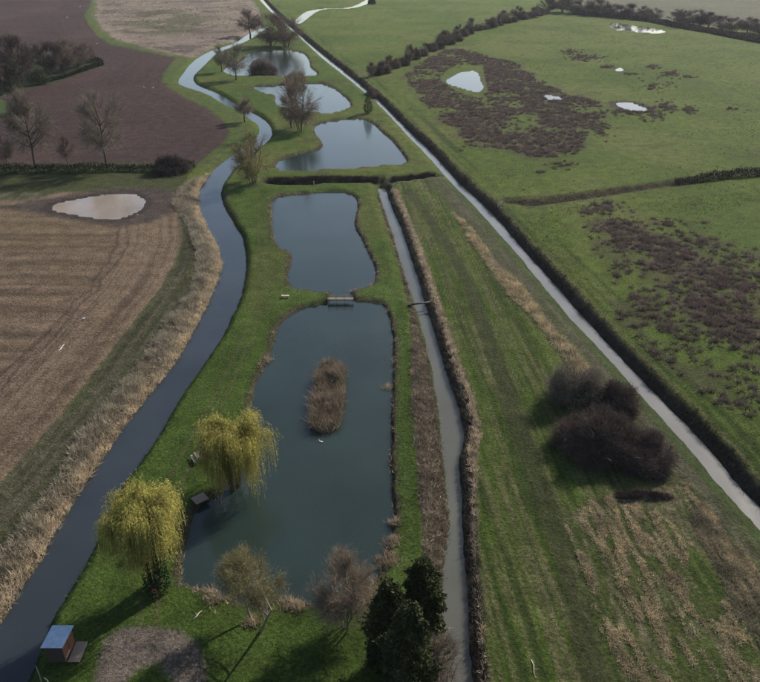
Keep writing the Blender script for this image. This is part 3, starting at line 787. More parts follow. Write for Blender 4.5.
def weeping_meshes(seed, h, rx, crown_z, rz, strands, stems=4, lmin=1.2, lmax=3.6):
    rng = np.random.default_rng(seed)
    mb = MB(); c = np.array([0, 0, crown_z]); R = np.array([rx, rx, rz])
    sp = []; so = []
    trunks = []
    for s in range(stems):
        a = rng.uniform(0, 6.28); o = 0.35 * (stems > 1)
        tip = np.array([math.cos(a) * rx * 0.3, math.sin(a) * rx * 0.3, crown_z + rz * 0.35])
        pts = curve([math.cos(a) * o, math.sin(a) * o, -0.3], tip, -0.3, 7) + np.vstack([np.zeros((2, 3)), rng.normal(size=(5, 3)) * 0.10])
        mb.tube(pts, np.linspace(0.34, 0.09, 7), 7); trunks.append(pts)
    nl = 40
    for e in ellipsoid_pts(rng, nl, c + [0, 0, rz * 0.12], R * 0.90, 0.35, -0.25):
        pts = trunks[rng.integers(stems)]; k = rng.uniform(2.0, 6); a = min(int(k), 5)
        p0 = pts[a] + (pts[a + 1] - pts[a]) * (k - a)
        if e[2] < p0[2] - 1.5: p0 = pts[2]
        L = curve(p0, e, 0.22 * np.linalg.norm(e - p0), 7)
        mb.tube(L, np.linspace(0.085, 0.018, 7), 4, False)
        m = strands // nl
        t = rng.uniform(0.30, 1.0, m) * 6; a = np.minimum(t.astype(int), 5)
        pp = L[a] + (L[a + 1] - L[a]) * (t - a)[:, None] + rng.normal(size=(m, 3)) * 0.38
        oo = (pp - c) * [1, 1, 0.2]; oo = unit(oo)
        sp.append(pp); so.append(oo)
    sp = np.vstack(sp); so = np.vstack(so); n = len(sp)
    ln = rng.uniform(lmin, lmax, n) * rng.uniform(0.5, 1.0, n)
    ln *= np.clip(0.45 + 0.75 * np.hypot(sp[:, 0], sp[:, 1]) / rx, 0.45, 1.15)
    rel = (sp - c) / R
    out_amt = rng.uniform(0.25, 1.3, n); up_a = rng.uniform(0.3, 1.9, n)
    def pos(t):
        t = t[:, None]
        p = sp + so * (out_amt[:, None] * (1 - np.exp(-2.2 * t)) * 0.9) + rng.normal(size=(n, 3)) * 0.0
        p = p + np.array([0, 0, 1]) * (up_a[:, None] * t - (ln[:, None] + up_a[:, None]) * t ** 1.55)
        p[:, 2] = np.maximum(p[:, 2], 0.25)
        return p
    parts = []
    prev = pos(np.zeros(n))
    for k in range(1, 4):
        cur = pos(np.full(n, k / 3))
        sd = unit(np.cross(cur - prev, rng.normal(size=(n, 3)))) * 0.011
        v = np.stack([prev - sd, prev + sd, cur + sd, cur - sd], 1).reshape(-1, 3)
        b = np.arange(n)[:, None] * 4
        parts.append((v, np.concatenate([b + [0, 1, 2], b + [0, 2, 3]], 1).reshape(-1, 3), per(rng, n, 4, 0.35, 0.7, 0.04)))
        prev = cur
    clump = 0.72 + 0.5 * fbm(sp[:, 0] * 0.7 + 50, sp[:, 1] * 0.7 + sp[:, 2] * 0.6 + 50, seed, 3)
    for k in range(11):
        t = rng.uniform(0.03, 1.0, n)
        p = pos(t)
        d = np.stack([so[:, 0] * 0.4, so[:, 1] * 0.4, np.full(n, -0.5)], 1) + rng.normal(size=(n, 3)) * 0.55
        v, f = blades(p, d, rng.uniform(0.12, 0.30, n), rng.uniform(0.035, 0.06, n), 0.3, rng, 1)
        s = per(rng, n, 3, 0.65, 1.35, 0.06) * np.repeat(clump, 3)[:, None]
        parts.append((v, f, s))
    return mb.mesh('trunk'), np_mesh('crown', *join(parts))

def conifer_meshes(seed, h, r, n, top=0.06):
    rng = np.random.default_rng(seed)
    mb = MB(); mb.tube([(0, 0, -0.3), (0, 0, h * 0.5), (0, 0, h * 0.95)], [r * 0.11, r * 0.07, 0.03], 7)
    t = rng.uniform(0, 1, n) ** 0.75            # 0 top .. 1 bottom
    t = 1 - (1 - t)
    th = rng.uniform(0, 2 * math.pi, n)
    lay_ = 0.86 + 0.2 * np.sin(t * 40 + np.sin(th * 3 + seed) * 2) * (t > 0.08)
    lump = 1 + 0.16 * np.sin(th * 3 + t * 9 + seed) + 0.13 * np.sin(th * 5 - t * 17 + seed * 2)
    prof = np.minimum(1.0, top + 1.15 * t ** 0.55) * np.clip((1.06 - t) * 6, 0.5, 1)
    rad = r * prof * lay_ * lump * rng.uniform(0.5, 1.0, n) ** 0.5
    z = h * (1 - t) * 0.985 + 0.35
    p = np.stack([np.cos(th) * rad, np.sin(th) * rad, z], 1)
    d = np.stack([np.cos(th), np.sin(th), np.full(n, 0.15)], 1) + rng.normal(size=(n, 3)) * 0.45
    v, f = blades(p - unit(d) * 0.25, d, rng.uniform(0.3, 0.65, n), rng.uniform(0.09, 0.17, n), 0.4, rng, 2, 0.15)
    parts = [(v, f, per(rng, n, 5, 0.55, 1.5, 0.06))]
    v, f = leaves(p + rng.normal(size=(n, 3)) * 0.12, 0.15, rng)
    parts.append((v, f, per(rng, n, 4, 0.5, 1.5, 0.08)))
    return mb.mesh('trunk'), np_mesh('crown', *join(parts))

def thing_tree(name, label, cat, base, tm, cm, tmat, cmat, rz=0.0, sc=1.0, group=None, tname='trunk', cname='crown'):
    e = empty(name, (base[0], base[1], gz(base[0], base[1])), rz, sc)
    tag(e, label, cat, group)
    link(tname, tm, tmat, e); link(cname, cm, cmat, e)
    return e

# ---- sizes from the picture
def size_of(bx, by, ytop, wpx):
    x, y = G(bx, by, 0)
    h = height_for(x, y, ytop)
    w = wpx * depth_at(x, y, h * 0.6) / CAM_F
    return (x, y), h, w / 2

# ------------------------------------------------------------------ near trees
b, h, rx = size_of(234, 484, 396, 84)
t, c = weeping_meshes(11, h, rx * 1.12, h * 0.54, h * 0.42, 5200, 5, 1.2, 7.5)
thing_tree('willow_tree', 'yellow green weeping willow with several dark stems leaning over the largest pond', 'tree', b, t, c, M_bark, M_willow)
b, h, rx = size_of(158, 588, 480, 92)
t, c = weeping_meshes(12, h, rx * 1.06, h * 0.58, h * 0.38, 5200, 3, 0.9, 6.0)
w2 = thing_tree('willow_tree', 'yellow willow with a dark ivy covered trunk, nearest the shed', 'tree', b, t, c, M_bark, M_willow)
rng = np.random.default_rng(5)
n = 2600; th = rng.uniform(0, 6.283, n); zz = rng.uniform(0, 1, n) ** 0.8 * h * 0.42; rad = (1.5 - zz / (h * 0.42) * 0.7) * rng.uniform(0.4, 1, n) ** 0.5
v, f = leaves(np.stack([np.cos(th) * rad, np.sin(th) * rad, zz + 0.05], 1), 0.16, rng)
ivy = link('ivy', np_mesh('ivy', v, f, per(rng, n, 4, 0.4, 1.6, 0.08)), M_ivy, w2)
b, h, rx = size_of(256, 624, 556, 66)
t, c = tree_meshes(13, h, rx, h * 0.60, h * 0.40, 18, 16, 24, 1.2, 0.022, 0.22, 2, 0.55, 5200, 0.055)
thing_tree('willow_sapling', 'small olive green pollard willow at the near end of the largest pond', 'tree', b, t, c, M_bark_pale, M_willow2)
b, h, rx = size_of(346, 628, 562, 72)
t, c = tree_meshes(14, h, rx, h * 0.55, h * 0.44, 26, 16, 24, 1.2, 0.022, 0.16, 5, 0.7, 0)
thing_tree('bare_shrub', 'pinkish brown leafless shrub on the near pond bank left of the conifers', 'shrub', b, t, c, M_bark_pale, M_twig_red)
for i, (bx, by, yt, wp, lab) in enumerate(((388, 668, 578, 46, 'dark conifer at the left of the three by the ditch'), (420, 640, 556, 46, 'dark conifer farthest back of the three by the ditch'), (407, 706, 600, 56, 'dark conifer in front of the other two at the bottom edge'))):
    b, h, rx = size_of(bx, by, yt, wp)
    t, c = conifer_meshes(20 + i, h * 0.95, rx * 1.02, 8000, 0.16)
    thing_tree('conifer_tree', lab, 'tree', b, t, c, M_bark, M_conifer, i * 1.3)
b, h, rx = size_of(438, 692, 612, 34)
t, c = tree_meshes(17, h, rx, h * 0.5, h * 0.46, 12, 10, 18, 1.1, 0.022, 0.12, 4, 0.6)
thing_tree('bare_shrub', 'tawny leafless shrub between the conifers and the grey ditch', 'shrub', b, t, c, M_bark_pale, M_twig_pale)
# right-hand thicket
for i, (bx, by, wp, h, n, mt, lab) in enumerate((
        (596, 447, 90, 6.8, 14000, M_twig_dark, 'large dark rounded leafless thicket, left of the pair in the striped meadow'),
        (640, 460, 72, 5.4, 10000, M_twig_dark, 'dark rounded leafless thicket beside the long straight drain, right of its pair'),
        (574, 398, 66, 7.4, 6000, M_twig_pale, 'purple brown leafless bush behind the dark thicket, left one'),
        (614, 408, 58, 5.2, 5500, M_twig_dark, 'dark leafless bush behind the thicket, next to the drain'))):
    b = G(bx, by); rx = wp / 2 * depth_at(b[0], b[1], h * 0.5) / CAM_F
    t, c = bush_meshes(30 + i, rx, rx * 0.95, h, n, 1.5, 0.045, 60, 0, 0.1, 0.35, 34 if i < 2 else 20)
    thing_tree('thicket' if i < 2 else 'leafless_bush', lab, 'bush', b, t, c, M_bark, mt, 0, 1, None, 'stems')
bx = G(645, 497)
t, c = bush_meshes(36, 4.2, 0.9, 1.1, 3000, 0.6, 0.03, 10)
thing_tree('bramble_bank', 'low dark strip of brambles below the thicket', 'bush', bx, t, c, M_bark, M_scrub, -0.03, 1, None, 'stems')

# ------------------------------------------------------------------ middle and far trees
PROTO = {}
def proto(kind):
    if kind not in PROTO:
        base, s = kind.rsplit('_', 1); s = int(s)
        if base == 'bare': PROTO[kind] = tree_meshes(100 + s, 10, 3.2, 6.0, 3.9, 16, 12, 18, 1.4, 0.035, 0.24, 1, 0.45)
        elif base == 'sparse': PROTO[kind] = tree_meshes(130 + s, 10, 4.0, 5.8, 4.3, 20, 11, 17, 1.6, 0.026, 0.2, 1, 0.5)
        elif base == 'low': PROTO[kind] = tree_meshes(150 + s, 10, 4.2, 5.2, 4.8, 22, 11, 14, 1.6, 0.036, 0.2, 5, 0.6, 0, 0.1, 0, -0.9)
        elif base == 'broad': PROTO[kind] = tree_meshes(120 + s, 10, 4.4, 5.6, 4.4, 20, 12, 20, 1.6, 0.042, 0.24, 3, 0.4)
        elif base == 'bush': PROTO[kind] = bush_meshes(140 + s, 5.0, 5.0, 10, 5000, 2.0, 0.08, 10)
        elif base == 'hedge': PROTO[kind] = bush_meshes(160 + s, 4.5, 4.5, 10, 2600, 3.0, 0.13, 8, 300, 0.3, 0.3)
        elif base == 'con': PROTO[kind] = conifer_meshes(180 + s, 10, 2.6, 1800)
    return PROTO[kind]
def far_tree(name, label, cat, bx, by, ytop, wpx, kind, mat, tmat=None, group=None, rz=None):
    (x, y), h, rx = size_of(bx, by, ytop, wpx)
    tm, cm = proto(kind)
    e = empty(name, (x, y, gz(x, y)), rz if rz is not None else random.random() * 6.28)
    base = kind.rsplit('_', 1)[0]
    r0 = {'low': 3.6, 'sparse': 3.4, 'bare': 2.7, 'broad': 3.7, 'bush': 5.4, 'hedge': 4.6, 'con': 2.8}[base]
    e.scale = (rx / r0, rx / r0, h / (9.2 if base in ('bare', 'broad', 'sparse', 'low') else 10.2))
    tag(e, label, cat, group)
    tn = 'trunk' if base in ('bare', 'broad', 'sparse', 'low', 'con') else 'stems'
    for nm, me, mt in ((tn, tm, tmat or M_bark), ('crown', cm, mat)):
        o = bpy.data.objects.new(nm, me); col.objects.link(o); o.parent = e
        if len(me.materials) == 0: me.materials.append(mt)
        o.material_slots[0].link = 'OBJECT'; o.material_slots[0].material = mt
    return e
random.seed(4)
FT = [
 ('bare_tree', 'tall bare brown tree on the spit between the second and third farthest ponds', 300, 130, 72, 40, 'low_1', M_twig_red),
 ('bare_tree', 'thin leafless tree beside the tall brown one on the pond spit', 291, 128, 92, 20, 'bare_1', M_twig),
 ('bare_tree', 'pale leafless tree on the grass left of the farthest pond', 236, 80, 47, 24, 'sparse_2', M_twig_pale),
 ('bare_tree', 'leafless tree beyond the river bend in front of pale rough grassland', 250, 36, 8, 22, 'bare_3', M_twig),
 ('bare_tree', 'thin leafless tree between the river and the farthest pond', 222, 72, 48, 15, 'bare_4', M_twig_pale),
 ('bare_tree', 'broad brown leafless tree left of the pair beyond the farthest pond', 270, 46, 16, 34, 'low_2', M_twig),
 ('bare_tree', 'broad brown leafless tree at the drain, right of the pair beyond the farthest pond', 286, 47, 17, 34, 'low_3', M_twig),
 ('island_bush', 'dark round bush on the island in the farthest pond', 262, 73, 54, 36, 'bush_1', M_twig_dark),
 ('bare_shrub', 'brown shrub between the two farthest ponds', 297, 82, 68, 24, 'bush_2', M_twig_red),
 ('bare_tree', 'olive leafless tree with upright shoots between river and cross ditch', 253, 183, 138, 44, 'low_4', M_willow2),
 ('bare_shrub', 'reddish shrub leaning over the river bend', 245, 122, 98, 18, 'bare_5', M_twig_red),
 ('evergreen_bush', 'narrow dark evergreen bush on the left bank of the straight drain', 368, 113, 94, 11, 'con_1', M_conifer),
 ('bare_shrub', 'brown shrub where the slanting hedgerow meets the drain', 371, 94, 79, 16, 'bush_3', M_twig),
 ('bare_tree', 'tall bare tree in the hedge, right of the pair above the puddle field', 107, 168, 97, 46, 'sparse_5', M_twig_pale),
 ('bare_tree', 'tall bare tree in the hedge, left of the pair above the puddle field', 36, 168, 100, 46, 'sparse_6', M_twig_pale),
 ('bare_sapling', 'slender bare sapling in the hedge between the two tall trees', 68, 167, 138, 16, 'sparse_6', M_twig),
 ('bare_sapling', 'slender bare sapling at the left end of the hedge', 8, 168, 136, 18, 'sparse_7', M_twig),
 ('hedge_bush', 'dark rounded bush at the river end of the hedge', 172, 172, 149, 44, 'bush_4', M_scrub),
 ('copse_tree', 'big dark bare tree at the left edge of the copse', 3, 94, 40, 44, 'broad_7', M_twig_dark),
 ('copse_tree', 'tall dark bare tree second from the left in the copse', 22, 88, 42, 36, 'broad_1', M_twig_dark),
 ('conifer_tree', 'pointed dark conifer in the middle of the copse', 33, 82, 46, 17, 'con_2', M_conifer),
 ('copse_tree', 'bare tree right behind the pointed conifer of the copse', 48, 76, 44, 28, 'broad_2', M_twig_dark),
 ('copse_tree', 'bare tree in the middle of the row at the right of the copse', 62, 71, 43, 30, 'broad_3', M_twig),
 ('copse_tree', 'bare tree second from the right end of the copse', 76, 67, 45, 26, 'broad_4', M_twig),
 ('copse_tree', 'small bare tree at the right tip of the copse', 87, 63, 45, 20, 'broad_5', M_twig),
 ('conifer_tree', 'low dark evergreen at the front edge of the copse', 41, 84, 68, 20, 'con_3', M_conifer),
 ('conifer_tree', 'broad dark evergreen at the left front of the copse', 12, 92, 66, 26, 'con_1', M_conifer),
 ('bare_shrub', 'grey brown shrub in front of the copse by the small green lawn', 21, 113, 82, 28, 'bush_5', M_twig),
 ('evergreen_bush', 'lone dark bush beside the thin stream at the top', 372, 4, -6, 9, 'hedge_1', M_hedge),
]
for nm, lab, bx, by, yt, wp, kd, mt in FT:
    far_tree(nm, lab, 'tree' if 'tree' in nm or 'sapling' in nm else 'bush', bx, by, yt, wp, kd, mt)
# slanting hedgerow
ORD = ['first', 'second', 'third', 'fourth', 'fifth', 'sixth', 'seventh', 'eighth', 'ninth', 'tenth', 'eleventh', 'twelfth', 'thirteenth', 'fourteenth', 'fifteenth', 'sixteenth', 'seventeenth', 'eighteenth', 'nineteenth']
ORD += ['twentieth'] + ['twenty-' + q for q in ORD[:9]] + ['thirtieth'] + ['thirty-' + q for q in ORD[:9]]
hl = [(372, 77), (384, 73), (397, 68), (410, 63), (421, 56), (432, 51), (443, 47), (455, 41), (464, 36), (473, 32), (483, 29), (492, 27), (502, 24), (512, 22), (522, 19), (532, 17), (542, 14), (552, 11.5)]
k = 0
for i in range(len(hl) - 1):
    for q in (0.0, 0.5):
        x = hl[i][0] + (hl[i + 1][0] - hl[i][0]) * q + random.uniform(-1, 1); y = hl[i][1] + (hl[i + 1][1] - hl[i][1]) * q
        hh = random.uniform(9, 17) if y > 34 else random.uniform(7, 13)
        far_tree('hedgerow_bush', ORD[k] + ' bush up from the drain in the slanting hedgerow beyond the rush bed', 'bush', x, y, y - hh, random.uniform(10, 17), ('hedge_%d' if k % 3 else 'broad_%d') % (k % 4 + 1), M_twig_dark if k % 2 else M_twig, None, 'bushes of the slanting hedgerow')
        k += 1
far_right = [(562, 12, 0, 14), (572, 13, -2, 16), (584, 14, -1, 16), (597, 15, 0, 15), (608, 16, 3, 13), (619, 17, 6, 14), (632, 18, 5, 14), (643, 19, 7, 13), (653, 20, 9, 12), (675, 24, 13, 12), (688, 26, 9, 22), (699, 27, 12, 14), (708, 28, 14, 11), (722, 30, 17, 14), (735, 32, 17, 16), (748, 33, 19, 15), (760, 35, 21, 15), (774, 37, 22, 16)]
for i, (x, y, yt, wp) in enumerate(far_right):
    far_tree('distant_tree', ORD[i] + ' bare tree from the left in the far tree line at the top right', 'tree', x, y, yt, wp * 1.5, ('low_%d' if i % 3 else 'broad_%d') % (i % 4 + 1), M_twig_dark, None, 'trees of the far tree line')

# ------------------------------------------------------------------ hedges (one thing each)
def hedge(name, label, line_px, h, w, dens, mat, seed, z=0, leafd=0.5, tw=0.09, tl=0.8):
    rng = np.random.default_rng(seed)
    L = GA(line_px, z); seg = np.linalg.norm(np.diff(L, axis=0), axis=1); cum = np.concatenate([[0], np.cumsum(seg)])
    n = int(cum[-1] * dens)
    s = rng.uniform(0, cum[-1], n)
    cx = np.interp(s, cum, L[:, 0]); cy = np.interp(s, cum, L[:, 1])
    j = np.clip(np.searchsorted(cum, s) - 1, 0, len(seg) - 1); d = (L[j + 1] - L[j]) / seg[j][:, None]
    a = rng.uniform(0, math.pi, n); rr = rng.uniform(0.25, 1, n) ** 0.5
    hv = h * (0.7 + 0.6 * fbm(s * 0.22, s * 0 + seed, seed, 3))
    off = np.cos(a) * rr * w / 2; zz = np.sin(a) * rr * hv
    x = cx - d[:, 1] * off; y = cy + d[:, 0] * off
    g = ground_z(x, y)
    p = np.stack([x, y, g + zz * 0.92], 1)
    D = np.stack([-d[:, 1] * np.cos(a), d[:, 0] * np.cos(a), np.sin(a) + 0.6], 1) + rng.normal(size=(n, 3)) * 0.4
    ln = tl * rng.uniform(0.5, 1.3, n)
    q = p - unit(D) * (ln * 0.5)[:, None]
    q[:, 2] = np.maximum(q[:, 2], g)
    v, f = blades(q, D, ln, tw * rng.uniform(0.6, 1.4, n), 0.35, rng, 2)
    parts = [(v, f, per(rng, n, 5, 0.55, 1.45, 0.05))]
    m = int(n * leafd)
    if m:
        kx = rng.integers(0, n, m)
        v, f = leaves(p[kx], tw * 2.2, rng); parts.append((v, f, per(rng, m, 4, 0.5, 1.5, 0.06)))
    V, F, S = join(parts)
    org = np.array([L[len(L) // 2][0], L[len(L) // 2][1], 0.0])
    e = empty(name, org); tag(e, label, 'hedge')
    link('crown', np_mesh('crown', V - org, F, S), mat, e)
    st = MB()
    for s in np.arange(0.5, cum[-1], max(1.6, cum[-1] / 60)):
        x = np.interp(s, cum, L[:, 0]); y = np.interp(s, cum, L[:, 1]); g = gz(x, y)
        st.tube([(x - org[0], y - org[1], g - 0.2), (x - org[0] + 0.1, y - org[1], g + h * 0.4), (x - org[0] - 0.1, y - org[1] + 0.1, g + h * 0.8)], [0.07, 0.05, 0.02], 4, False)
    st.build('stems', M_bark, e)['kind'] = 'stuff'
    return e
hedge('field_hedge', 'dark clipped hedge between the ploughed field and the puddle field', [(-120, 173), (0, 173), (60, 172), (120, 171), (165, 171), (195, 167)], 2.6, 2.6, 110, M_hedge, 201)
hedge('copse_hedge', 'low trimmed hedge along the front edge of the copse', [(38, 84), (60, 79), (84, 71), (103, 65)], 2.2, 2.2, 50, M_hedge, 202, 0, 0.6, 0.14, 1.0)
hedge('copse_hedge', 'dark hedge along the back edge of the copse ending at its tip', [(66, 59), (84, 60), (102, 62.5)], 3.0, 2.5, 50, M_hedge, 203, 0, 0.6, 0.16, 1.0)
hedge('pasture_hedge', 'dark bramble hedge crossing the pasture at the right edge', [(674, 184), (700, 181), (730, 177.5), (770, 174), (830, 168)], 2.6, 3.2, 90, M_scrub, 204, 0, 0.5, 0.10, 0.9)
hedge('far_hedge', 'thick dark hedge belt under the far tree line', [(575, 14), (610, 17), (650, 21), (680, 27), (720, 34), (762, 42), (800, 50)], 3.0, 12, 60, M_twig_dark, 205, 0, 0.6, 0.35, 2.0)

# ------------------------------------------------------------------ reeds, scrub and grass that nobody could count
def poly_pts(rng, poly, n):
    lo = poly.min(0); hi = poly.max(0); out = np.zeros((0, 2))
    while len(out) < n:
        q = rng.uniform(lo, hi, (n * 3, 2)); q = q[inside(q, poly)]
        if len(q) == 0: break
        out = np.vstack([out, q])
    return out[:n]
def area(poly):
    x, y = poly[:, 0], poly[:, 1]
    return 0.5 * abs(np.dot(x, np.roll(y, 1)) - np.dot(y, np.roll(x, 1)))
def tufts(rng, pts, k, hgt, wid, spread, lean, shade_c, zmin=None, z=None, var=(0.55, 1.4), dirv=None):
    g = ground_z(pts[:, 0], pts[:, 1]) if z is None else z
    if zmin is not None:
        ok = g > zmin; pts = pts[ok]; g = g[ok]
        if np.ndim(hgt) > 0: hgt = hgt[ok]
        if np.ndim(shade_c) > 1: shade_c = shade_c[ok]
    n = len(pts)
    th = rng.uniform(0, 6.283, (n, k)); rr = rng.uniform(0, 1, (n, k)) ** 0.6 * spread
    B = np.stack([pts[:, :1] + np.cos(th) * rr, pts[:, 1:] + np.sin(th) * rr, np.repeat(g[:, None] - 0.03, k, 1)], 2).reshape(-1, 3)
    ln_dir = rng.normal(size=(n, 1, 2)) * lean
    D = np.concatenate([np.stack([np.cos(th), np.sin(th)], 2) * rr[..., None] / max(spread, 1e-3) * 0.55 + ln_dir, np.ones((n, k, 1))], 2).reshape(-1, 3)
    D = D + rng.normal(size=D.shape) * 0.22
    hh = np.repeat(np.broadcast_to(hgt, (n,)), k) * rng.uniform(0.5, 1.15, n * k)
    V, F = blades(B, D, hh, wid * rng.uniform(0.6, 1.4, n * k), 0.3, rng, 1, 0.12)
    tuft_s = rng.uniform(*var, (n, 1)) * np.ones((1, 3)) * np.broadcast_to(shade_c, (n, 3))
    S = np.repeat(tuft_s, k * 3, 0) * np.repeat(rng.uniform(0.7, 1.3, (n * k, 1)), 3, 0)
    return V, F, S
def stuff(name, label, parts, mat):
    V, F, S = join(parts)
    o = link(name, np_mesh(name, V, F, S), mat)
    tag(o, label, None, None, 'stuff')
    o['category'] = name.split('_')[-1]
    return o
rng = np.random.default_rng(77)
# dry reeds on the river's left bank
pts = poly_pts(rng, reedL_poly, 15000)
pts = pts[pts[:, 1] > 30]
near = pts[:, 1] < 260
g = ground_z(pts[:, 0], pts[:, 1])
hfac = np.clip(-0.25 + 2.4 * fbm(pts[:, 0] * 0.35, pts[:, 1] * 0.35, 301, 3), 0.12, 1.5)
edge = sstep(0.0, -0.8, g)[:, None]
sc = (1 - edge) * np.array([.62, .62, .60]) + edge * np.array([1.05, 1.0, .93])
stuff('dry_reeds', 'band of pale dry reeds along the left bank of the river', [tufts(rng, pts, 7, 0.95 * hfac, 0.07, 0.34, 0.35, sc, ZR + 0.05)], M_reed)
pts = poly_pts(rng, reedM_poly, 6500)
cl = np.clip(-0.3 + 2.6 * fbm(pts[:, 0] * 0.4, pts[:, 1] * 0.4, 302, 3), 0.15, 1.6)
stuff('dead_reeds', 'brown dead reeds and stalks on the left bank of the grey ditch', [tufts(rng, pts, 7, 0.5 * cl, 0.05, 0.32, 0.6, np.array([.72, .68, .66]) * (0.5 + 1.1 * fbm(pts[:, :1] * 0.9, pts[:, 1:] * 0.9, 303, 3)), ZD + 0.05), tufts(rng, pts[:700], 8, 0.75, 0.05, 0.5, 0.8, np.array([1.7, 1.6, 1.4]), ZD + 0.05)], M_reed_grey)
pts = poly_pts(rng, reedR_poly, 6000)
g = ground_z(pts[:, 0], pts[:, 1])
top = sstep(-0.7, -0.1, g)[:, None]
sc = top * np.array([1.9, 1.8, 1.6]) + (1 - top) * np.array([.5, .48, .46])  # paler crest and dark foot paint in the sunlit top and shaded face
stuff('bank_reeds', 'dead growth, coloured with a lit top and shaded face, on the steep right bank of the grey ditch', [tufts(rng, pts, 7, 0.62, 0.05, 0.3, 0.35, sc, ZD + 0.05)], M_reed_grey)
# dark scrub on the drain's right bank, paler rank grass at its top
dr = smooth_line(GA(drain_right, ZD), False, 1)[::-1]
seg = np.linalg.norm(np.diff(dr, axis=0), axis=1); cum = np.concatenate([[0], np.cumsum(seg)])
def along(line_cum, line, s, off):
    j = np.clip(np.searchsorted(line_cum, s) - 1, 0, len(line) - 2)
    d = (line[j + 1] - line[j]) / np.maximum(line_cum[j + 1] - line_cum[j], 1e-6)[:, None]
    p = line[j] + d * (s - line_cum[j])[:, None]
    nrm = np.stack([-d[:, 1], d[:, 0]], 1)
    return p + nrm * off[:, None]
s = rng.uniform(0, cum[-1], 9000); off = rng.uniform(0.1, 2.0, 9000)
tst = along(cum, dr, np.array([cum[-1] * 0.5]), np.array([1.0]))[0]
sgn = 1.0 if tst[0] > np.interp(tst[1], dr[::-1][:, 1] if dr[0, 1] > dr[-1, 1] else dr[:, 1], dr[::-1][:, 0] if dr[0, 1] > dr[-1, 1] else dr[:, 0]) else -1.0
pts = along(cum, dr, s, off * sgn)
hs = np.where(pts[:, 1] > 180, 0.9, 0.5) * np.clip(-0.35 + 2.7 * fbm(pts[:, 0] * 0.3, pts[:, 1] * 0.3, 361, 3), 0.1, 1.7)
wid = np.where(pts[:, 1] > 180, 1.0, 1.0)
tl_ = TRENCHES[0][0]; pt = np.vstack([tl_[0] + (tl_[-1] - tl_[0]) * rng.uniform(0, 1, (1100, 1)) + np.stack([np.zeros(1100), rng.uniform(0.2, 3.0, 1100)], 1), TRENCHES[1][0][0] + (TRENCHES[1][0][-1] - TRENCHES[1][0][0]) * rng.uniform(0, 1, (400, 1)) + np.stack([np.zeros(400), rng.uniform(0.2, 2.2, 400)], 1)])  # dark tufts added on the cross ditch's far face for its shade
pts = np.vstack([pts, pt]); hs = np.concatenate([hs, np.full(1500, 0.8)])
stuff('bank_scrub', 'dark scrub along the right bank of the long straight drain, and tufts added to darken the shaded cross ditch', [tufts(rng, pts, 7, hs, 0.075, 0.4, 0.35, np.array([1.0, 1.0, 1.0]), ZD + 0.03)], M_scrub)
s = rng.uniform(0, cum[-1], 3500); off = rng.uniform(1.9, 2.7, 3500)
pts = along(cum, dr, s, off * sgn)
# straw along the drain's left side and in the meadow
pd = poly_pts(rng, strawdiag_poly, 3000)
P1 = tufts(rng, pd, 6, np.clip(-0.4 + 2.2 * fbm(pd[:, 0] * 0.4, pd[:, 1] * 0.4, 305, 3), 0.08, 1.0), 0.06, 0.35, 0.4, np.array([1, .95, .9]))
pb = poly_pts(rng, strawbig_poly, 30000)
Sb = pb[:, 0] + 0.078 * pb[:, 1]
w2n = (fbm(pb[:, 0] * 0.22, pb[:, 1] * 0.22, 9, 3) - 0.5) * 2
pn = vnoise(Sb * 0.5 + w2n * 0.6, pb[:, 1] * 0.2, 81) * 0.55 + fbm(pb[:, 0] * 0.16, pb[:, 1] * 0.16, 31, 4) * 0.45
rowm = vnoise(Sb * 2.4 + w2n * 0.6, pb[:, 1] * 0.35, 82)
ok = (pn > 0.40) & (rowm > 0.50) & ~inside(pb, greenhole_poly)
pb = pb[ok]
P2 = tufts(rng, pb, 6, 0.34, 0.055, 0.26, 0.6, np.array([1, .95, .9]))
pc = poly_pts(rng, GA([(700, 500), (716, 520), (745, 560), (790, 620), (830, 690), (800, 690), (740, 620), (715, 570), (690, 520)]), 3200)
P3 = tufts(rng, pc, 6, 0.42, 0.05, 0.3, 0.6, np.array([.55, .54, .56]))
pe = np.vstack([along(cum, dr, rng.uniform(0, cum[-1], 2500), rng.uniform(1.9, 2.6, 2500) * sgn), poly_pts(rng, GA([(512, 197), (560, 194), (610, 188), (680, 180), (680, 184), (610, 193), (560, 199), (516, 204)]), 1500)])
P4 = tufts(rng, pe, 6, 0.5, 0.06, 0.3, 0.5, np.array([.5, .46, .42]))
stuff('straw_grass', 'patches of dead straw coloured grass in the striped meadow', [P1, P2, P3, P4], M_straw)
pr_ = poly_pts(rng, rough_poly, 5200)
cr_ = fbm(pr_[:, 0] * 0.05, pr_[:, 1] * 0.05, 371, 3)
pr_ = pr_[rng.uniform(size=len(pr_)) < sstep(0.35, 0.6, cr_)]
stuff('rough_grass_clumps', 'brown and pale clumps over the rough grassland at the top', [tufts(rng, pr_, 6, 0.9, 0.3, 0.8, 0.5, np.where(rng.uniform(size=(len(pr_), 1)) > 0.55, np.array([.42, .36, .34]), np.array([1.0, .95, .92])))], M_straw)
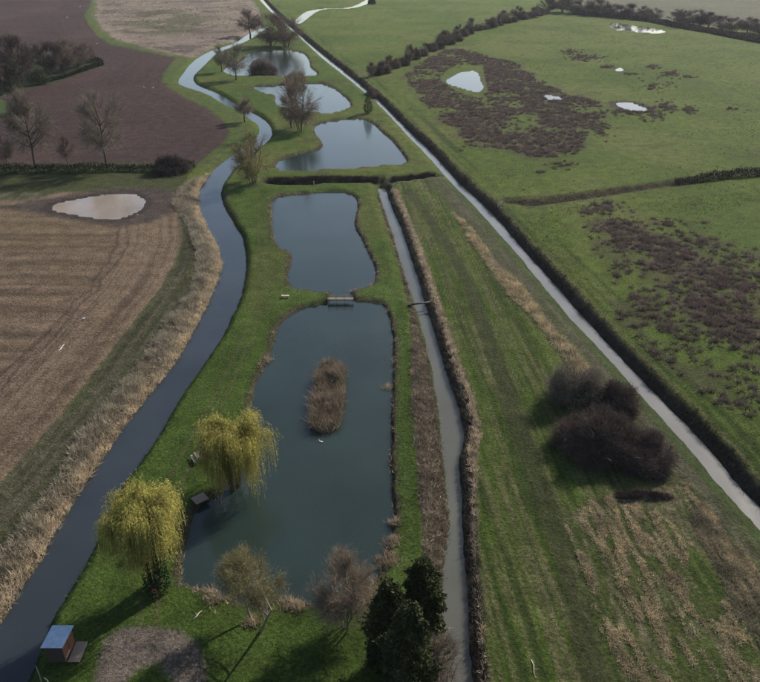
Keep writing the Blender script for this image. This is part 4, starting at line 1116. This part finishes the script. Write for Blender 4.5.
# pond margins: tufts round every shore
parts = []
for wname, dens, hgt in (('pond_lower', 6.5, 0.5), ('pond_middle', 5.0, 0.5), ('pond_upper', 3.0, 0.6), ('pond_far', 2.4, 0.6), ('pond_farthest', 2.0, 0.6)):
    poly = [w for w in WATERS if w['name'] == wname][0]['poly']
    pl = np.vstack([poly, poly[:1]]); sg = np.linalg.norm(np.diff(pl, axis=0), axis=1); cm = np.concatenate([[0], np.cumsum(sg)])
    n = int(cm[-1] * dens)
    p = along(cm, pl, rng.uniform(0, cm[-1], n), rng.normal(size=n) * 0.45)
    cl = fbm(p[:, 0] * 0.4, p[:, 1] * 0.4, 311, 3)
    sc = np.where((cl > 0.5)[:, None], np.array([1.5, 1.35, 1.15]), np.array([.65, .62, .55]))
    parts.append(tufts(rng, p, 6, hgt * np.clip(-0.3 + 2.6 * cl, 0.2, 1.7), 0.05, 0.25, 0.35, sc, ZP + 0.02))
# paler rank reeds at the near end
for cxy, nn, rr in ((G(208, 590), 60, 1.1), (G(217, 600), 60, 1.1), (G(290, 602), 90, 1.4), (G(299, 606), 60, 1.0), (G(386, 560), 130, 1.3), (G(392, 540), 90, 1.0), (G(394, 520), 60, .8), (G(388, 384), 60, 0.9), (G(370, 592), 80, 1.4), (G(268, 358), 50, 0.9), (G(253, 622), 50, 0.7)):
    p = np.array(cxy) + rng.normal(size=(nn, 2)) * rr * 0.5
    parts.append(tufts(rng, p, 6, 0.75, 0.05, 0.2, 0.3, np.array([1.5, 1.4, 1.25]), None, np.maximum(ground_z(p[:, 0], p[:, 1]), ZP - 0.1)))
stuff('shore_reeds', 'ragged fringe of dead stalks round the pond shores', parts, M_reed_grey)
# island growth
for i, (bx_, by_, w_, h_, lab) in enumerate(((331, 382, 2.2, 1.9, 'low brown bush at the far end of the reed island'), (327, 408, 2.0, 1.7, 'low brown bush at the near end of the reed island'))):
    t, c = bush_meshes(60 + i, w_, w_ * 0.9, h_, 1500, 0.8, 0.03, 10)
    thing_tree('island_shrub', lab, 'bush', G(bx_, by_, ZP), t, c, M_bark, M_twig_red, 0, 1, None, 'stems')
p = poly_pts(rng, ISLANDS[0], 900); p = p[fbm(p[:, 0] * 0.5, p[:, 1] * 0.5, 322, 3) > 0.30]
stuff('island_reeds', 'brown reeds and scrub covering the island in the largest pond', [tufts(rng, p, 9, 1.7 * (0.25 + 1.3 * fbm(p[:, 0] * 0.8, p[:, 1] * 0.8, 321, 3)), 0.045, 0.55, 0.5, np.array([.95, .86, .78])), tufts(rng, p[:220], 8, 1.0, 0.05, 0.5, 0.3, np.array([.75, .85, .5]))], M_reed_grey)
# river right bank fringe and general grass
rr_ = smooth_line(GA(river_right, ZR), False, 1); sg = np.linalg.norm(np.diff(rr_, axis=0), axis=1); cm = np.concatenate([[0], np.cumsum(sg)])
n = 5200
p = along(cm, rr_, rng.uniform(0, cm[-1], n), rng.uniform(-1.5, 1.5, n))
cl = fbm(p[:, 0] * 0.4, p[:, 1] * 0.4, 331, 3)
parts = [tufts(rng, p, 6, 0.4 * (0.4 + cl), 0.05, 0.25, 0.3, np.where((cl > 0.55)[:, None], np.array([1.1, 1.0, .9]), np.array([.55, .55, .5])), ZR + 0.03)]
fz = GA([(250, 200), (268, 195), (276, 250), (282, 300), (256, 380), (240, 440), (200, 500), (178, 590), (215, 600), (330, 610), (380, 600), (380, 690), (60, 690), (62, 610), (110, 520), (160, 440), (215, 355), (248, 290)])
p = poly_pts(rng, fz, 16000); p = p[(ground_z(p[:, 0], p[:, 1]) > -0.3)]
p = p[~(inside(p, dirt_poly) & ~inside(p, dirthole_poly))]
cl = 0.6 + 0.7 * fbm(p[:, 0] * 0.5, p[:, 1] * 0.5, 341, 3)
parts.append(tufts(rng, p, 4, 0.12 * cl, 0.05, 0.16, 0.4, np.array([.85, .95, .8])))
mz = GA([(392, 195), (452, 210), (560, 340), (600, 400), (680, 470), (760, 560), (830, 690), (480, 690), (478, 500), (484, 434), (450, 330), (420, 240)])
p = poly_pts(rng, mz, 26000)
S_ = p[:, 0] + 0.078 * p[:, 1]
ro = vnoise(S_ * 3.2, p[:, 1] * 0.07, 72)
p = p[(ro > 0.45) | (rng.uniform(size=len(p)) < 0.25)]
parts.append(tufts(rng, p, 4, 0.15, 0.05, 0.18, 0.5, np.array([.95, .92, .9])))
sz = GA([(396, 300), (412, 300), (412, 400), (418, 500), (420, 560), (398, 560), (396, 430)])
p = poly_pts(rng, sz, 3500)
parts.append(tufts(rng, p, 4, 0.16, 0.05, 0.18, 0.4, np.array([.9, 1.05, .8])))
pz = GA([(520, 232), (620, 330), (780, 505), (830, 560), (860, 470), (760, 430), (690, 385), (610, 320), (580, 260), (560, 215), (700, 195), (800, 190), (700, 215), (560, 205)])
p = poly_pts(rng, pz, 6000)
parts.append(tufts(rng, p, 4, 0.2, 0.06, 0.22, 0.4, np.array([.9, 1.0, .8])))
qz = GA([(420, 90), (560, 20), (760, 50), (830, 60), (860, 420), (760, 430), (640, 345), (520, 225), (440, 140)])
p = poly_pts(rng, qz, 9000)
cl = fbm(p[:, 0] * 0.08, p[:, 1] * 0.08, 345, 4)
p = p[rng.uniform(size=len(p)) < sstep(0.35, 0.62, cl)]
parts.append(tufts(rng, p, 5, 0.3, 0.16, 0.3, 0.5, np.where(rng.uniform(size=(len(p), 1)) > 0.4, np.array([.55, .60, .7]), np.array([1.3, 1.1, 1.2]))))
vz = GA([(184, 226), (195, 250), (196, 268), (190, 292), (150, 344), (104, 406), (66, 460), (20, 525), (-60, 610), (-20, 508), (60, 422), (118, 348), (160, 296), (176, 266)])
p = poly_pts(rng, vz, 9000)
parts.append(tufts(rng, p, 5, 0.15, 0.06, 0.22, 0.6, np.where(rng.uniform(size=(9000, 1)) > 0.5, np.array([1.7, 1.02, 2.8]), np.array([1.1, .78, 1.7]))))
stuff('grass_tufts', 'uneven tufts of green grass over the banks and meadow', parts, M_grass)

# ------------------------------------------------------------------ rush tussocks
def tussock_mesh(seed):
    rng = np.random.default_rng(seed)
    k = 46
    th = rng.uniform(0, 6.283, k); rr = rng.uniform(0, 1, k) ** 0.5
    B = np.stack([np.cos(th) * rr * 0.36, np.sin(th) * rr * 0.36, np.full(k, -0.05)], 1)
    D = np.stack([np.cos(th) * rr * 1.1, np.sin(th) * rr * 1.1, np.ones(k)], 1) + rng.normal(size=(k, 3)) * 0.25
    V, F = blades(B, D, rng.uniform(0.35, 0.85, k), 0.085, 0.35, rng, 1, 0.12)
    S = per(rng, k, 3, 0.7, 1.45, 0.04)
    return V, F, S
TM = [tussock_mesh(400 + i) for i in range(5)]
TME = [np_mesh('rush_tussock', *q) for q in TM]
for me in TME: me.materials.append(M_rush)
def keep(p, dens_fn):
    return p[rng.uniform(size=len(p)) < dens_fn(p)]
dens_rush = lambda p: sstep(0.68, 0.52, fbm(p[:, 0] * 0.09, p[:, 1] * 0.09, 353, 4)) * 0.9 + 0.1
edge_rush = lambda p, poly, w_: sstep(w_ * 0.2, -w_ * 0.8, np.where(inside(p, poly), -1, 1) * seg_dist(p, poly, True) + (fbm(p[:, 0] * 0.12, p[:, 1] * 0.12, 355, 3) - 0.5) * 2.4 * w_)
ca = keep(poly_pts(rng, rush2_core, int(area(rush2_core) * 1.25)), lambda p: dens_rush(p) * edge_rush(p, rush2_core, 3.0))
cb = keep(poly_pts(rng, rush2_wide, int(area(rush2_wide) * 0.8)), lambda p: sstep(0.36, 0.54, fbm(p[:, 0] * 0.16, p[:, 1] * 0.16, 351, 4)) * 0.7 + 0.05)
d1 = poly_pts(rng, rush1_poly, int(area(rush1_poly) * 0.72)); d1 = d1[~inside(d1, rush1_hole)]
d1 = keep(d1, lambda p: dens_rush(p) * edge_rush(p, rush1_poly, 3.5))
sp = []
for cx, cy, sx, sy, n in ((570, 52, 9, 2.5, 60), (585, 58, 14, 3, 160), (606, 67, 6, 1.5, 40), (633, 74, 8, 1, 26), (652, 67, 6, 2, 40), (668, 74, 8, 2.5, 80), (690, 77, 8, 1, 20), (652, 87, 3, 3, 36), (632, 112, 20, 3, 120), (668, 106, 9, 4, 70), (690, 110, 7, 3, 50), (733, 109, 8, 1, 14), (600, 128, 12, 8, 60), (655, 114, 14, 6, 50), (560, 165, 14, 4, 24), (540, 172, 4, 1.5, 10), (472, 142, 8, 6, 30), (600, 210, 14, 6, 40), (665, 225, 14, 5, 30), (705, 222, 4, 1, 7), (470, 62, 14, 3, 60), (300 + 365, 85, 20, 8, 40)):
    q = np.array([rng.normal(cx, sx * 0.6, n), rng.normal(cy, sy * 0.6, n)]).T
    sp.append(GA(q))
allp = np.vstack([ca, cb, d1] + sp)
ok = np.ones(len(allp), bool)
for pn in ('pasture_pool', 'rush_pool', 'ringed_pool', 'tiny_pool', 'far_pool', 'drain'):
    w = [w for w in WATERS if w['name'] == pn][0]
    ok &= sdf(allp, w['poly'], 6) > (1.0 if pn != 'drain' else 4.0)
allp = allp[ok]
gzv = ground_z(allp[:, 0], allp[:, 1])
siz = rng.uniform(0.4, 1.0, len(allp)) ** 1.2 * np.where((np.arange(len(allp)) >= len(ca)) & (np.arange(len(allp)) < len(ca) + len(cb)), 1.6, 1.4) * np.where(allp[:, 1] > 200, 1.25, 1.0)
rot = rng.uniform(0, 6.283, len(allp))
dist = np.hypot(allp[:, 0], allp[:, 1])
vis = np.abs((allp[:, 0]) / (allp[:, 1] * CP + CAM_H * SP)) < 0.50
order = np.argsort(np.where(vis, dist, 1e9))
ind = order[:300]; rest = order[300:]
for i in ind:
    o = bpy.data.objects.new('rush_tussock', TME[i % 5]); col.objects.link(o)
    o.location = (allp[i, 0], allp[i, 1], gzv[i]); o.rotation_euler = (0, 0, rot[i]); o.scale = (siz[i],) * 3
    tag(o, 'brown rush tussock in the nearer part of the rush bed right of the drain', 'tussock', 'separate rush tussocks in the nearer pasture')
parts = []
for i in range(5):
    r_ = rest[np.arange(len(rest)) % 5 == i]
    V, F, S = TM[i]
    n = len(r_)
    ca_, sa_ = np.cos(rot[r_]), np.sin(rot[r_])
    X = (V[None, :, 0] * ca_[:, None] - V[None, :, 1] * sa_[:, None]) * siz[r_][:, None] + allp[r_, 0][:, None]
    Y = (V[None, :, 0] * sa_[:, None] + V[None, :, 1] * ca_[:, None]) * siz[r_][:, None] + allp[r_, 1][:, None]
    Zt = V[None, :, 2] * siz[r_][:, None] + gzv[r_][:, None]
    VV = np.stack([X, Y, Zt], 2).reshape(-1, 3)
    FF = (F[None] + (np.arange(n) * len(V))[:, None, None]).reshape(-1, 3)
    SS = (S[None] * rng.uniform(0.7, 1.3, (n, 1, 1))).reshape(-1, 3)
    parts.append((VV, FF, SS))
stuff('rush_bed', 'dense dark brown mass of rushes over the farther wet pasture', parts, M_rush)

# ------------------------------------------------------------------ small built things
def planks(parent, n, length, width, thick, z, mat, axis='y', gap=0.015, jitter=0.01, name='plank', x0=0, y0=0):
    pw = width / n
    me = MB().box((0, 0, 0), (pw - gap, length, thick) if axis == 'y' else (length, pw - gap, thick)).mesh(name)
    me.materials.append(mat)
    for i in range(n):
        o = bpy.data.objects.new(name, me); col.objects.link(o); o.parent = parent
        t = -width / 2 + pw * (i + 0.5)
        j = random.uniform(-jitter, jitter)
        o.location = (x0 + t, y0 + j, z + random.uniform(0, 0.006)) if axis == 'y' else (x0 + j, y0 + t, z + random.uniform(0, 0.006))
# footbridge
bx, by = G(340.5, 298.5, 0.2)
e = empty('footbridge', (bx, by, 0)); tag(e, 'small wooden footbridge with pale rails between the two lower ponds', 'footbridge')
planks(e, 16, 0.95, 4.8, 0.05, 0.22, M_wood)
for sy in (-0.36, 0.36):
    MB().box((0, sy, 0.11), (4.9, 0.12, 0.16)).build('beam', M_wood_dark, e)
    for sx in (-2.2, -0.75, 0.75, 2.2):
        MB().box((sx, sy * 1.42, 0.20), (0.07, 0.07, 1.0)).build('post', M_wood, e)
    MB().box((0, sy * 1.42, 0.72), (4.7, 0.05, 0.05)).build('handrail', M_wood, e)
    MB().box((0, sy * 1.42, 0.47), (4.7, 0.03, 0.04)).build('mid_rail', M_wood, e)
# pipe over the ditch
a = G(411, 304.5, -0.4); b2 = G(428, 302.5, -0.4)
cx, cy = (a[0] + b2[0]) / 2, (a[1] + b2[1]) / 2
e = empty('pipe_crossing', (cx, cy, -0.4)); tag(e, 'dark pipe spanning the grey ditch beside the footbridge', 'pipe')
ux, uy = a[0] - cx, a[1] - cy
MB().tube([(ux * 1.25, uy * 1.25, 0), (0, 0, 0.02), (-ux * 1.25, -uy * 1.25, 0)], [0.17] * 3, 12).build('pipe', M_iron, e, None, True)
for s_ in (-1, 1):
    MB().tube([(ux * s_ * 0.62, uy * s_ * 0.62, 0), (ux * s_ * 0.66, uy * s_ * 0.66, 0)], [0.22, 0.22], 12).build('collar', M_iron, e)
    MB().box((ux * s_ * 1.15, uy * s_ * 1.15, -0.2), (0.5, 0.6, 0.7)).build('support_block', M_wood_dark, e)
# shed
sx0, sy0 = G(57, 664)
e = empty('shed', (sx0, sy0 + 1.25, gz(sx0, sy0 + 1.25))); tag(e, 'small wooden shed with a blue grey metal roof beside the river', 'shed')
W_, D_, Hf, Hb = 1.65, 2.3, 2.15, 1.95
def wall_boards(x0, y0, x1, y1, h, n, mat, name='board'):
    L = math.hypot(x1 - x0, y1 - y0); rot_ = math.atan2(y1 - y0, x1 - x0); bh = h / n
    me = MB().box((0, 0, 0), (L, 0.04, bh - 0.012)).mesh(name); me.materials.append(mat)
    for i in range(n):
        o = bpy.data.objects.new(name, me); col.objects.link(o); o.parent = e
        o.location = ((x0 + x1) / 2, (y0 + y1) / 2, bh * (i + 0.5) + 0.1); o.rotation_euler = (0, 0, rot_)
wall_boards(-W_ / 2 + 0.025, -D_ / 2, W_ / 2 - 0.025, -D_ / 2, Hf - 0.1, 11, M_wood_dark)
wall_boards(W_ / 2, -D_ / 2, W_ / 2, D_ / 2, Hb - 0.15, 10, M_wood_red)
wall_boards(-W_ / 2, -D_ / 2, -W_ / 2, D_ / 2, Hb - 0.15, 10, M_wood_dark)
wall_boards(-W_ / 2 + 0.025, D_ / 2, W_ / 2 - 0.025, D_ / 2, Hb - 0.15, 10, M_wood_dark)
for px_, py_ in ((-1, -1), (1, -1), (-1, 1), (1, 1)):
    MB().box((px_ * (W_ / 2 - 0.06), py_ * (D_ / 2 - 0.07), 1.0), (0.07, 0.07, 2.0)).build('corner_post', M_wood_dark, e)
door = MB().box((W_ / 2 + 0.045, 0.35, 1.0), (0.04, 0.8, 1.7)).build('door', M_wood_red, e)
MB().box((W_ / 2 + 0.08, 0.08, 1.0), (0.03, 0.04, 0.14)).build('handle', M_iron, door)
MB().box((W_ / 2 + 0.06, -0.55, 0.55), (0.14, 0.9, 0.05)).build('sill', M_wood_pale, e)
pit = math.atan2(Hb - Hf, D_)
nr = 22; rl = D_ + 0.5; rw = W_ + 0.4
rv = []; rf = []
for j in range(2 * nr + 1):
    y = -rl / 2 + rl * j / (2 * nr); z = 0.025 * math.cos(math.pi * j)
    for xx in (-rw / 2, rw / 2): rv.append((xx, y, z + 0.02))
    for xx in (-rw / 2, rw / 2): rv.append((xx, y, z - 0.005))
for j in range(2 * nr):
    a0 = j * 4; b0 = a0 + 4
    rf += [(a0, a0 + 1, b0 + 1, b0), (a0 + 2, b0 + 2, b0 + 3, a0 + 3), (a0, b0, b0 + 2, a0 + 2), (a0 + 1, a0 + 3, b0 + 3, b0 + 1)]
rf += [(0, 2, 3, 1), (8 * nr, 8 * nr + 1, 8 * nr + 3, 8 * nr + 2)]
me = bpy.data.meshes.new('roof'); me.from_pydata(rv, [], rf); me.update()
ro = link('roof', me, M_metal, e, (0, 0, (Hf + Hb) / 2 + 0.12)); ro.rotation_euler = (pit, 0, 0)
dk = empty('deck', (sx0 + W_ / 2 + 0.72, sy0 + 1.25, gz(sx0 + 1.5, sy0 + 1.2)))
tag(dk, 'low weathered wooden deck along the red side of the shed', 'deck')
planks(dk, 8, 2.3, 1.15, 0.04, 0.16, M_wood)
for yy in (-0.9, 0, 0.9): MB().box((0, yy, 0.06), (1.15, 0.08, 0.14)).build('joist', M_wood_dark, dk)
# posts by the shed
p0 = G(42, 684); z0 = gz(*p0)
e = empty('wooden_post', (p0[0], p0[1], z0)); tag(e, 'tall thin grey post on the river bank below the shed', 'post')
MB().tube([(0, 0, -0.3), (0.02, 0, 1.2), (-0.05, 0.02, 2.4)], [0.06, 0.055, 0.05], 7).build('shaft', M_wood, e)
MB().box((-0.05, 0.02, 2.42), (0.13, 0.13, 0.04)).build('cap', M_wood_dark, e)
p0 = G(50, 688); z0 = gz(*p0)
e = empty('bent_post', (p0[0], p0[1], z0)); tag(e, 'short pale bent branch standing beside the thin grey post', 'branch')
MB().tube([(0, 0, -0.2), (0.02, 0, 0.7), (-0.08, 0, 1.15), (-0.3, 0.05, 1.35)], [0.07, 0.06, 0.05, 0.03], 7).build('limb', M_wood_pale, e, None, True)
# life ring
p0 = G(157, 594); z0 = gz(*p0)
e = empty('ring_post', (p0[0], p0[1] - 0.5, z0)); tag(e, 'small faded red ring on a post at the foot of the ivy covered willow', 'ring')
MB().box((0, 0.07, 0.55), (0.08, 0.08, 1.3)).build('post', M_wood_dark, e)
rp = [(0.22 * math.cos(t), -0.02, 1.0 + 0.22 * math.sin(t)) for t in np.linspace(0, 2 * math.pi, 17)]
MB().tube(rp, [0.055] * 17, 6, False).build('ring', M_red, e, None, True)
# picnic table
p0 = G(199, 460); z0 = gz(*p0)
e = empty('picnic_table', (p0[0], p0[1], z0), 0.5); tag(e, 'pale weathered picnic table on the grass beside the leaning willow', 'picnic table')
planks(e, 5, 1.7, 0.8, 0.04, 0.76, M_wood_pale, name='table_board')
for sx in (-0.72, 0.72): planks(e, 2, 1.7, 0.28, 0.04, 0.45, M_wood_pale, x0=sx, name='bench_board')
for sy in (-0.6, 0.6):
    MB().box((0, sy, 0.40), (1.7, 0.05, 0.09)).build('cross_beam', M_wood, e)
    for sx in (-1, 1):
        MB().tube([(sx * 0.55, sy + 0.05, -0.05), (sx * 0.25, sy + 0.05, 0.74)], [0.05, 0.05], 4).build('leg', M_wood, e)
# fishing stage
p0 = G(200, 499); z0 = max(gz(*p0), -0.4)
e = empty('fishing_platform', (p0[0], p0[1], -0.1), 0.7); tag(e, 'small grey wooden fishing platform on the pond edge between the willows', 'platform')
planks(e, 10, 1.5, 1.7, 0.04, 0.18, M_wood)
for sx in (-0.75, 0.75):
    MB().box((sx, 0, 0.10), (0.08, 1.5, 0.12)).build('beam', M_wood_dark, e)
    for sy in (-0.65, 0.65): MB().box((sx * 0.9, sy, -0.35), (0.1, 0.1, 0.85)).build('leg', M_wood_dark, e)
# bench slab near the footbridge
p0 = G(285.5, 297.5); z0 = gz(*p0)
e = empty('low_bench', (p0[0], p0[1], z0)); tag(e, 'low pale bench on the grass left of the footbridge', 'bench')
planks(e, 3, 1.5, 0.5, 0.05, 0.42, M_wood_pale, axis='x', name='seat_board')
for sx in (-0.55, 0.55): MB().box((sx, 0, 0.19), (0.12, 0.44, 0.42)).build('leg', M_wood, e)
# gate by the straight drain and marker post
p0 = G(500, 206); z0 = gz(*p0)
e = empty('field_gate', (p0[0], p0[1], z0), 0.85); tag(e, 'small pale field gate beside the straight drain at the cross ditch', 'gate')
for sx in (-1.1, 1.1): MB().box((sx, 0, 0.5), (0.14, 0.14, 1.3)).build('post', M_wood_pale, e)
for k_ in range(4): MB().box((0, 0.02, 0.25 + 0.25 * k_), (2.06, 0.04, 0.09)).build('bar', M_wood_pale, e)
MB().tube([(-1.0, -0.05, 0.22), (1.0, -0.05, 1.0)], [0.04, 0.04], 4).build('brace', M_wood_pale, e)
p0 = G(314, 186); z0 = gz(*p0)
e = empty('marker_post', (p0[0], p0[1], z0)); tag(e, 'short whitish post in front of the dark cross ditch', 'post')
MB().box((0, 0, 0.5), (0.22, 0.16, 1.5), 0.2, 0.1).build('shaft', M_wood_pale, e)
MB().box((0, 0.07, 1.27), (0.26, 0.2, 0.04), 0.2, 0.1).build('cap', M_wood, e)
# fallen branches
def branch(name, label, a, b, r0, mat):
    a = Vector((*G(*a), 0)); b = Vector((*G(*b), 0)); d = b - a
    e = empty(name, (a.x, a.y, gz(a.x, a.y))); tag(e, label, 'branch')
    MB().tube([(0, 0, r0), d * 0.35 + Vector((0.1, 0.08, r0 + 0.05)), d * 0.7 + Vector((-0.06, 0.05, r0)), d + Vector((0, 0, r0))], [r0, r0 * 0.9, r0 * 0.7, r0 * 0.35], 6).build('limb', mat, e, None, True)
    MB().tube([d * 0.45 + Vector((0, 0, r0)), d * 0.55 + Vector((-d.y * 0.22, d.x * 0.22, r0 + 0.12))], [r0 * 0.5, r0 * 0.2], 5).build('side_twig', mat, e, None, True)
branch('fallen_branch', 'pale fallen branch on the grass by the dirt turning circle', (193, 620), (202, 611), 0.07, M_wood_pale)
branch('fallen_branch', 'white stick lying in the tracks of the brown drilled field', (58.5, 351.5), (64.5, 344.5), 0.05, M_white)
branch('fallen_branch', 'pale bent stick in the striped meadow at the bottom edge', (531, 660), (536, 679), 0.05, M_wood_pale)
branch('fallen_branch', 'pale leaning branch on the right side of the conifers', (418, 640), (432, 650), 0.07, M_wood_pale)
# white birds
def bird_meshes():
    prof = [(-0.55, 0.02, 0.42), (-0.38, 0.13, 0.40), (-0.1, 0.22, 0.37), (0.18, 0.20, 0.38), (0.36, 0.10, 0.43), (0.44, 0.03, 0.47)]
    body = MB().tube([(x, 0, z) for x, r, z in prof], [r for x, r, z in prof], 10)
    neck = MB().tube([(0.34, 0, 0.42), (0.48, 0, 0.58), (0.45, 0, 0.78), (0.50, 0, 0.93), (0.60, 0, 0.95), (0.66, 0, 0.92)], [0.09, 0.06, 0.05, 0.055, 0.06, 0.03], 8)
    beak = MB().tube([(0.65, 0, 0.925), (0.76, 0, 0.895)], [0.03, 0.012], 6)
    legs = [MB().tube([(-0.02, s_ * 0.08, 0.25), (-0.02, s_ * 0.08, 0.0)], [0.022, 0.022], 5).box((0.04, s_ * 0.08, 0.008), (0.14, 0.08, 0.016)) for s_ in (-1, 1)]
    return body.mesh('body', True), neck.mesh('neck', True), beak.mesh('beak'), [l.mesh('leg') for l in legs]
BM = bird_meshes()
for me, mt in ((BM[0], M_white), (BM[1], M_white), (BM[2], M_orange), (BM[3][0], M_iron), (BM[3][1], M_iron)): me.materials.append(mt)
def bird(label, px, py, rz, sc=1.0, z=None, group=None, float_=False):
    x, y = G(px, py)
    e = empty('white_bird', (x, y, gz(x, y) if z is None else z), rz, sc); tag(e, label, 'bird', group)
    for me in (BM[0], BM[1], BM[2]) + (() if float_ else tuple(BM[3])):
        o = bpy.data.objects.new(me.name.split('.')[0], me); col.objects.link(o); o.parent = e
bird('white bird on the ploughed field near the river bend, left of the pair', 144.5, 88, 2.6, 0.85)
bird('white bird on the ploughed field near the river bend, right of the pair', 153, 88.5, 0.3, 0.85)
bird('white bird on the ploughed field below the top edge, nearer the grassy corner', 80, 7, 1.0, 1.1)
bird('white bird on the ploughed field at the upper left, left of the grassy corner', 67, 18, 2.0, 1.1)
bird('white bird on the ploughed field right of the copse tip', 97, 44, 0.5, 0.8)
bird('small white bird standing in the tracks of the brown drilled field', 84, 320, 0.8, 0.6)
x, y = G(321, 439, ZP)
bird('small white bird on the water just below the reed island', 321, 438.5, 2.8, 0.55, ZP - 0.14, None, True)

# ------------------------------------------------------------------ air
hz = MB().box((0, 3200, 29.5), (13000, 7000, 66))
m = bpy.data.materials.new('haze_air'); m.use_nodes = True; nt = m.node_tree
for n_ in list(nt.nodes): nt.nodes.remove(n_)
pv = nt.nodes.new('ShaderNodeVolumePrincipled'); pv.inputs['Density'].default_value = HAZE
pv.inputs['Color'].default_value = (0.80, 0.86, 0.95, 1); pv.inputs['Anisotropy'].default_value = 0.3
om = nt.nodes.new('ShaderNodeOutputMaterial'); nt.links.new(pv.outputs[0], om.inputs['Volume'])
hb_ = hz.build('haze', m); tag(hb_, 'thin pale haze over the whole landscape', None, None, 'stuff')
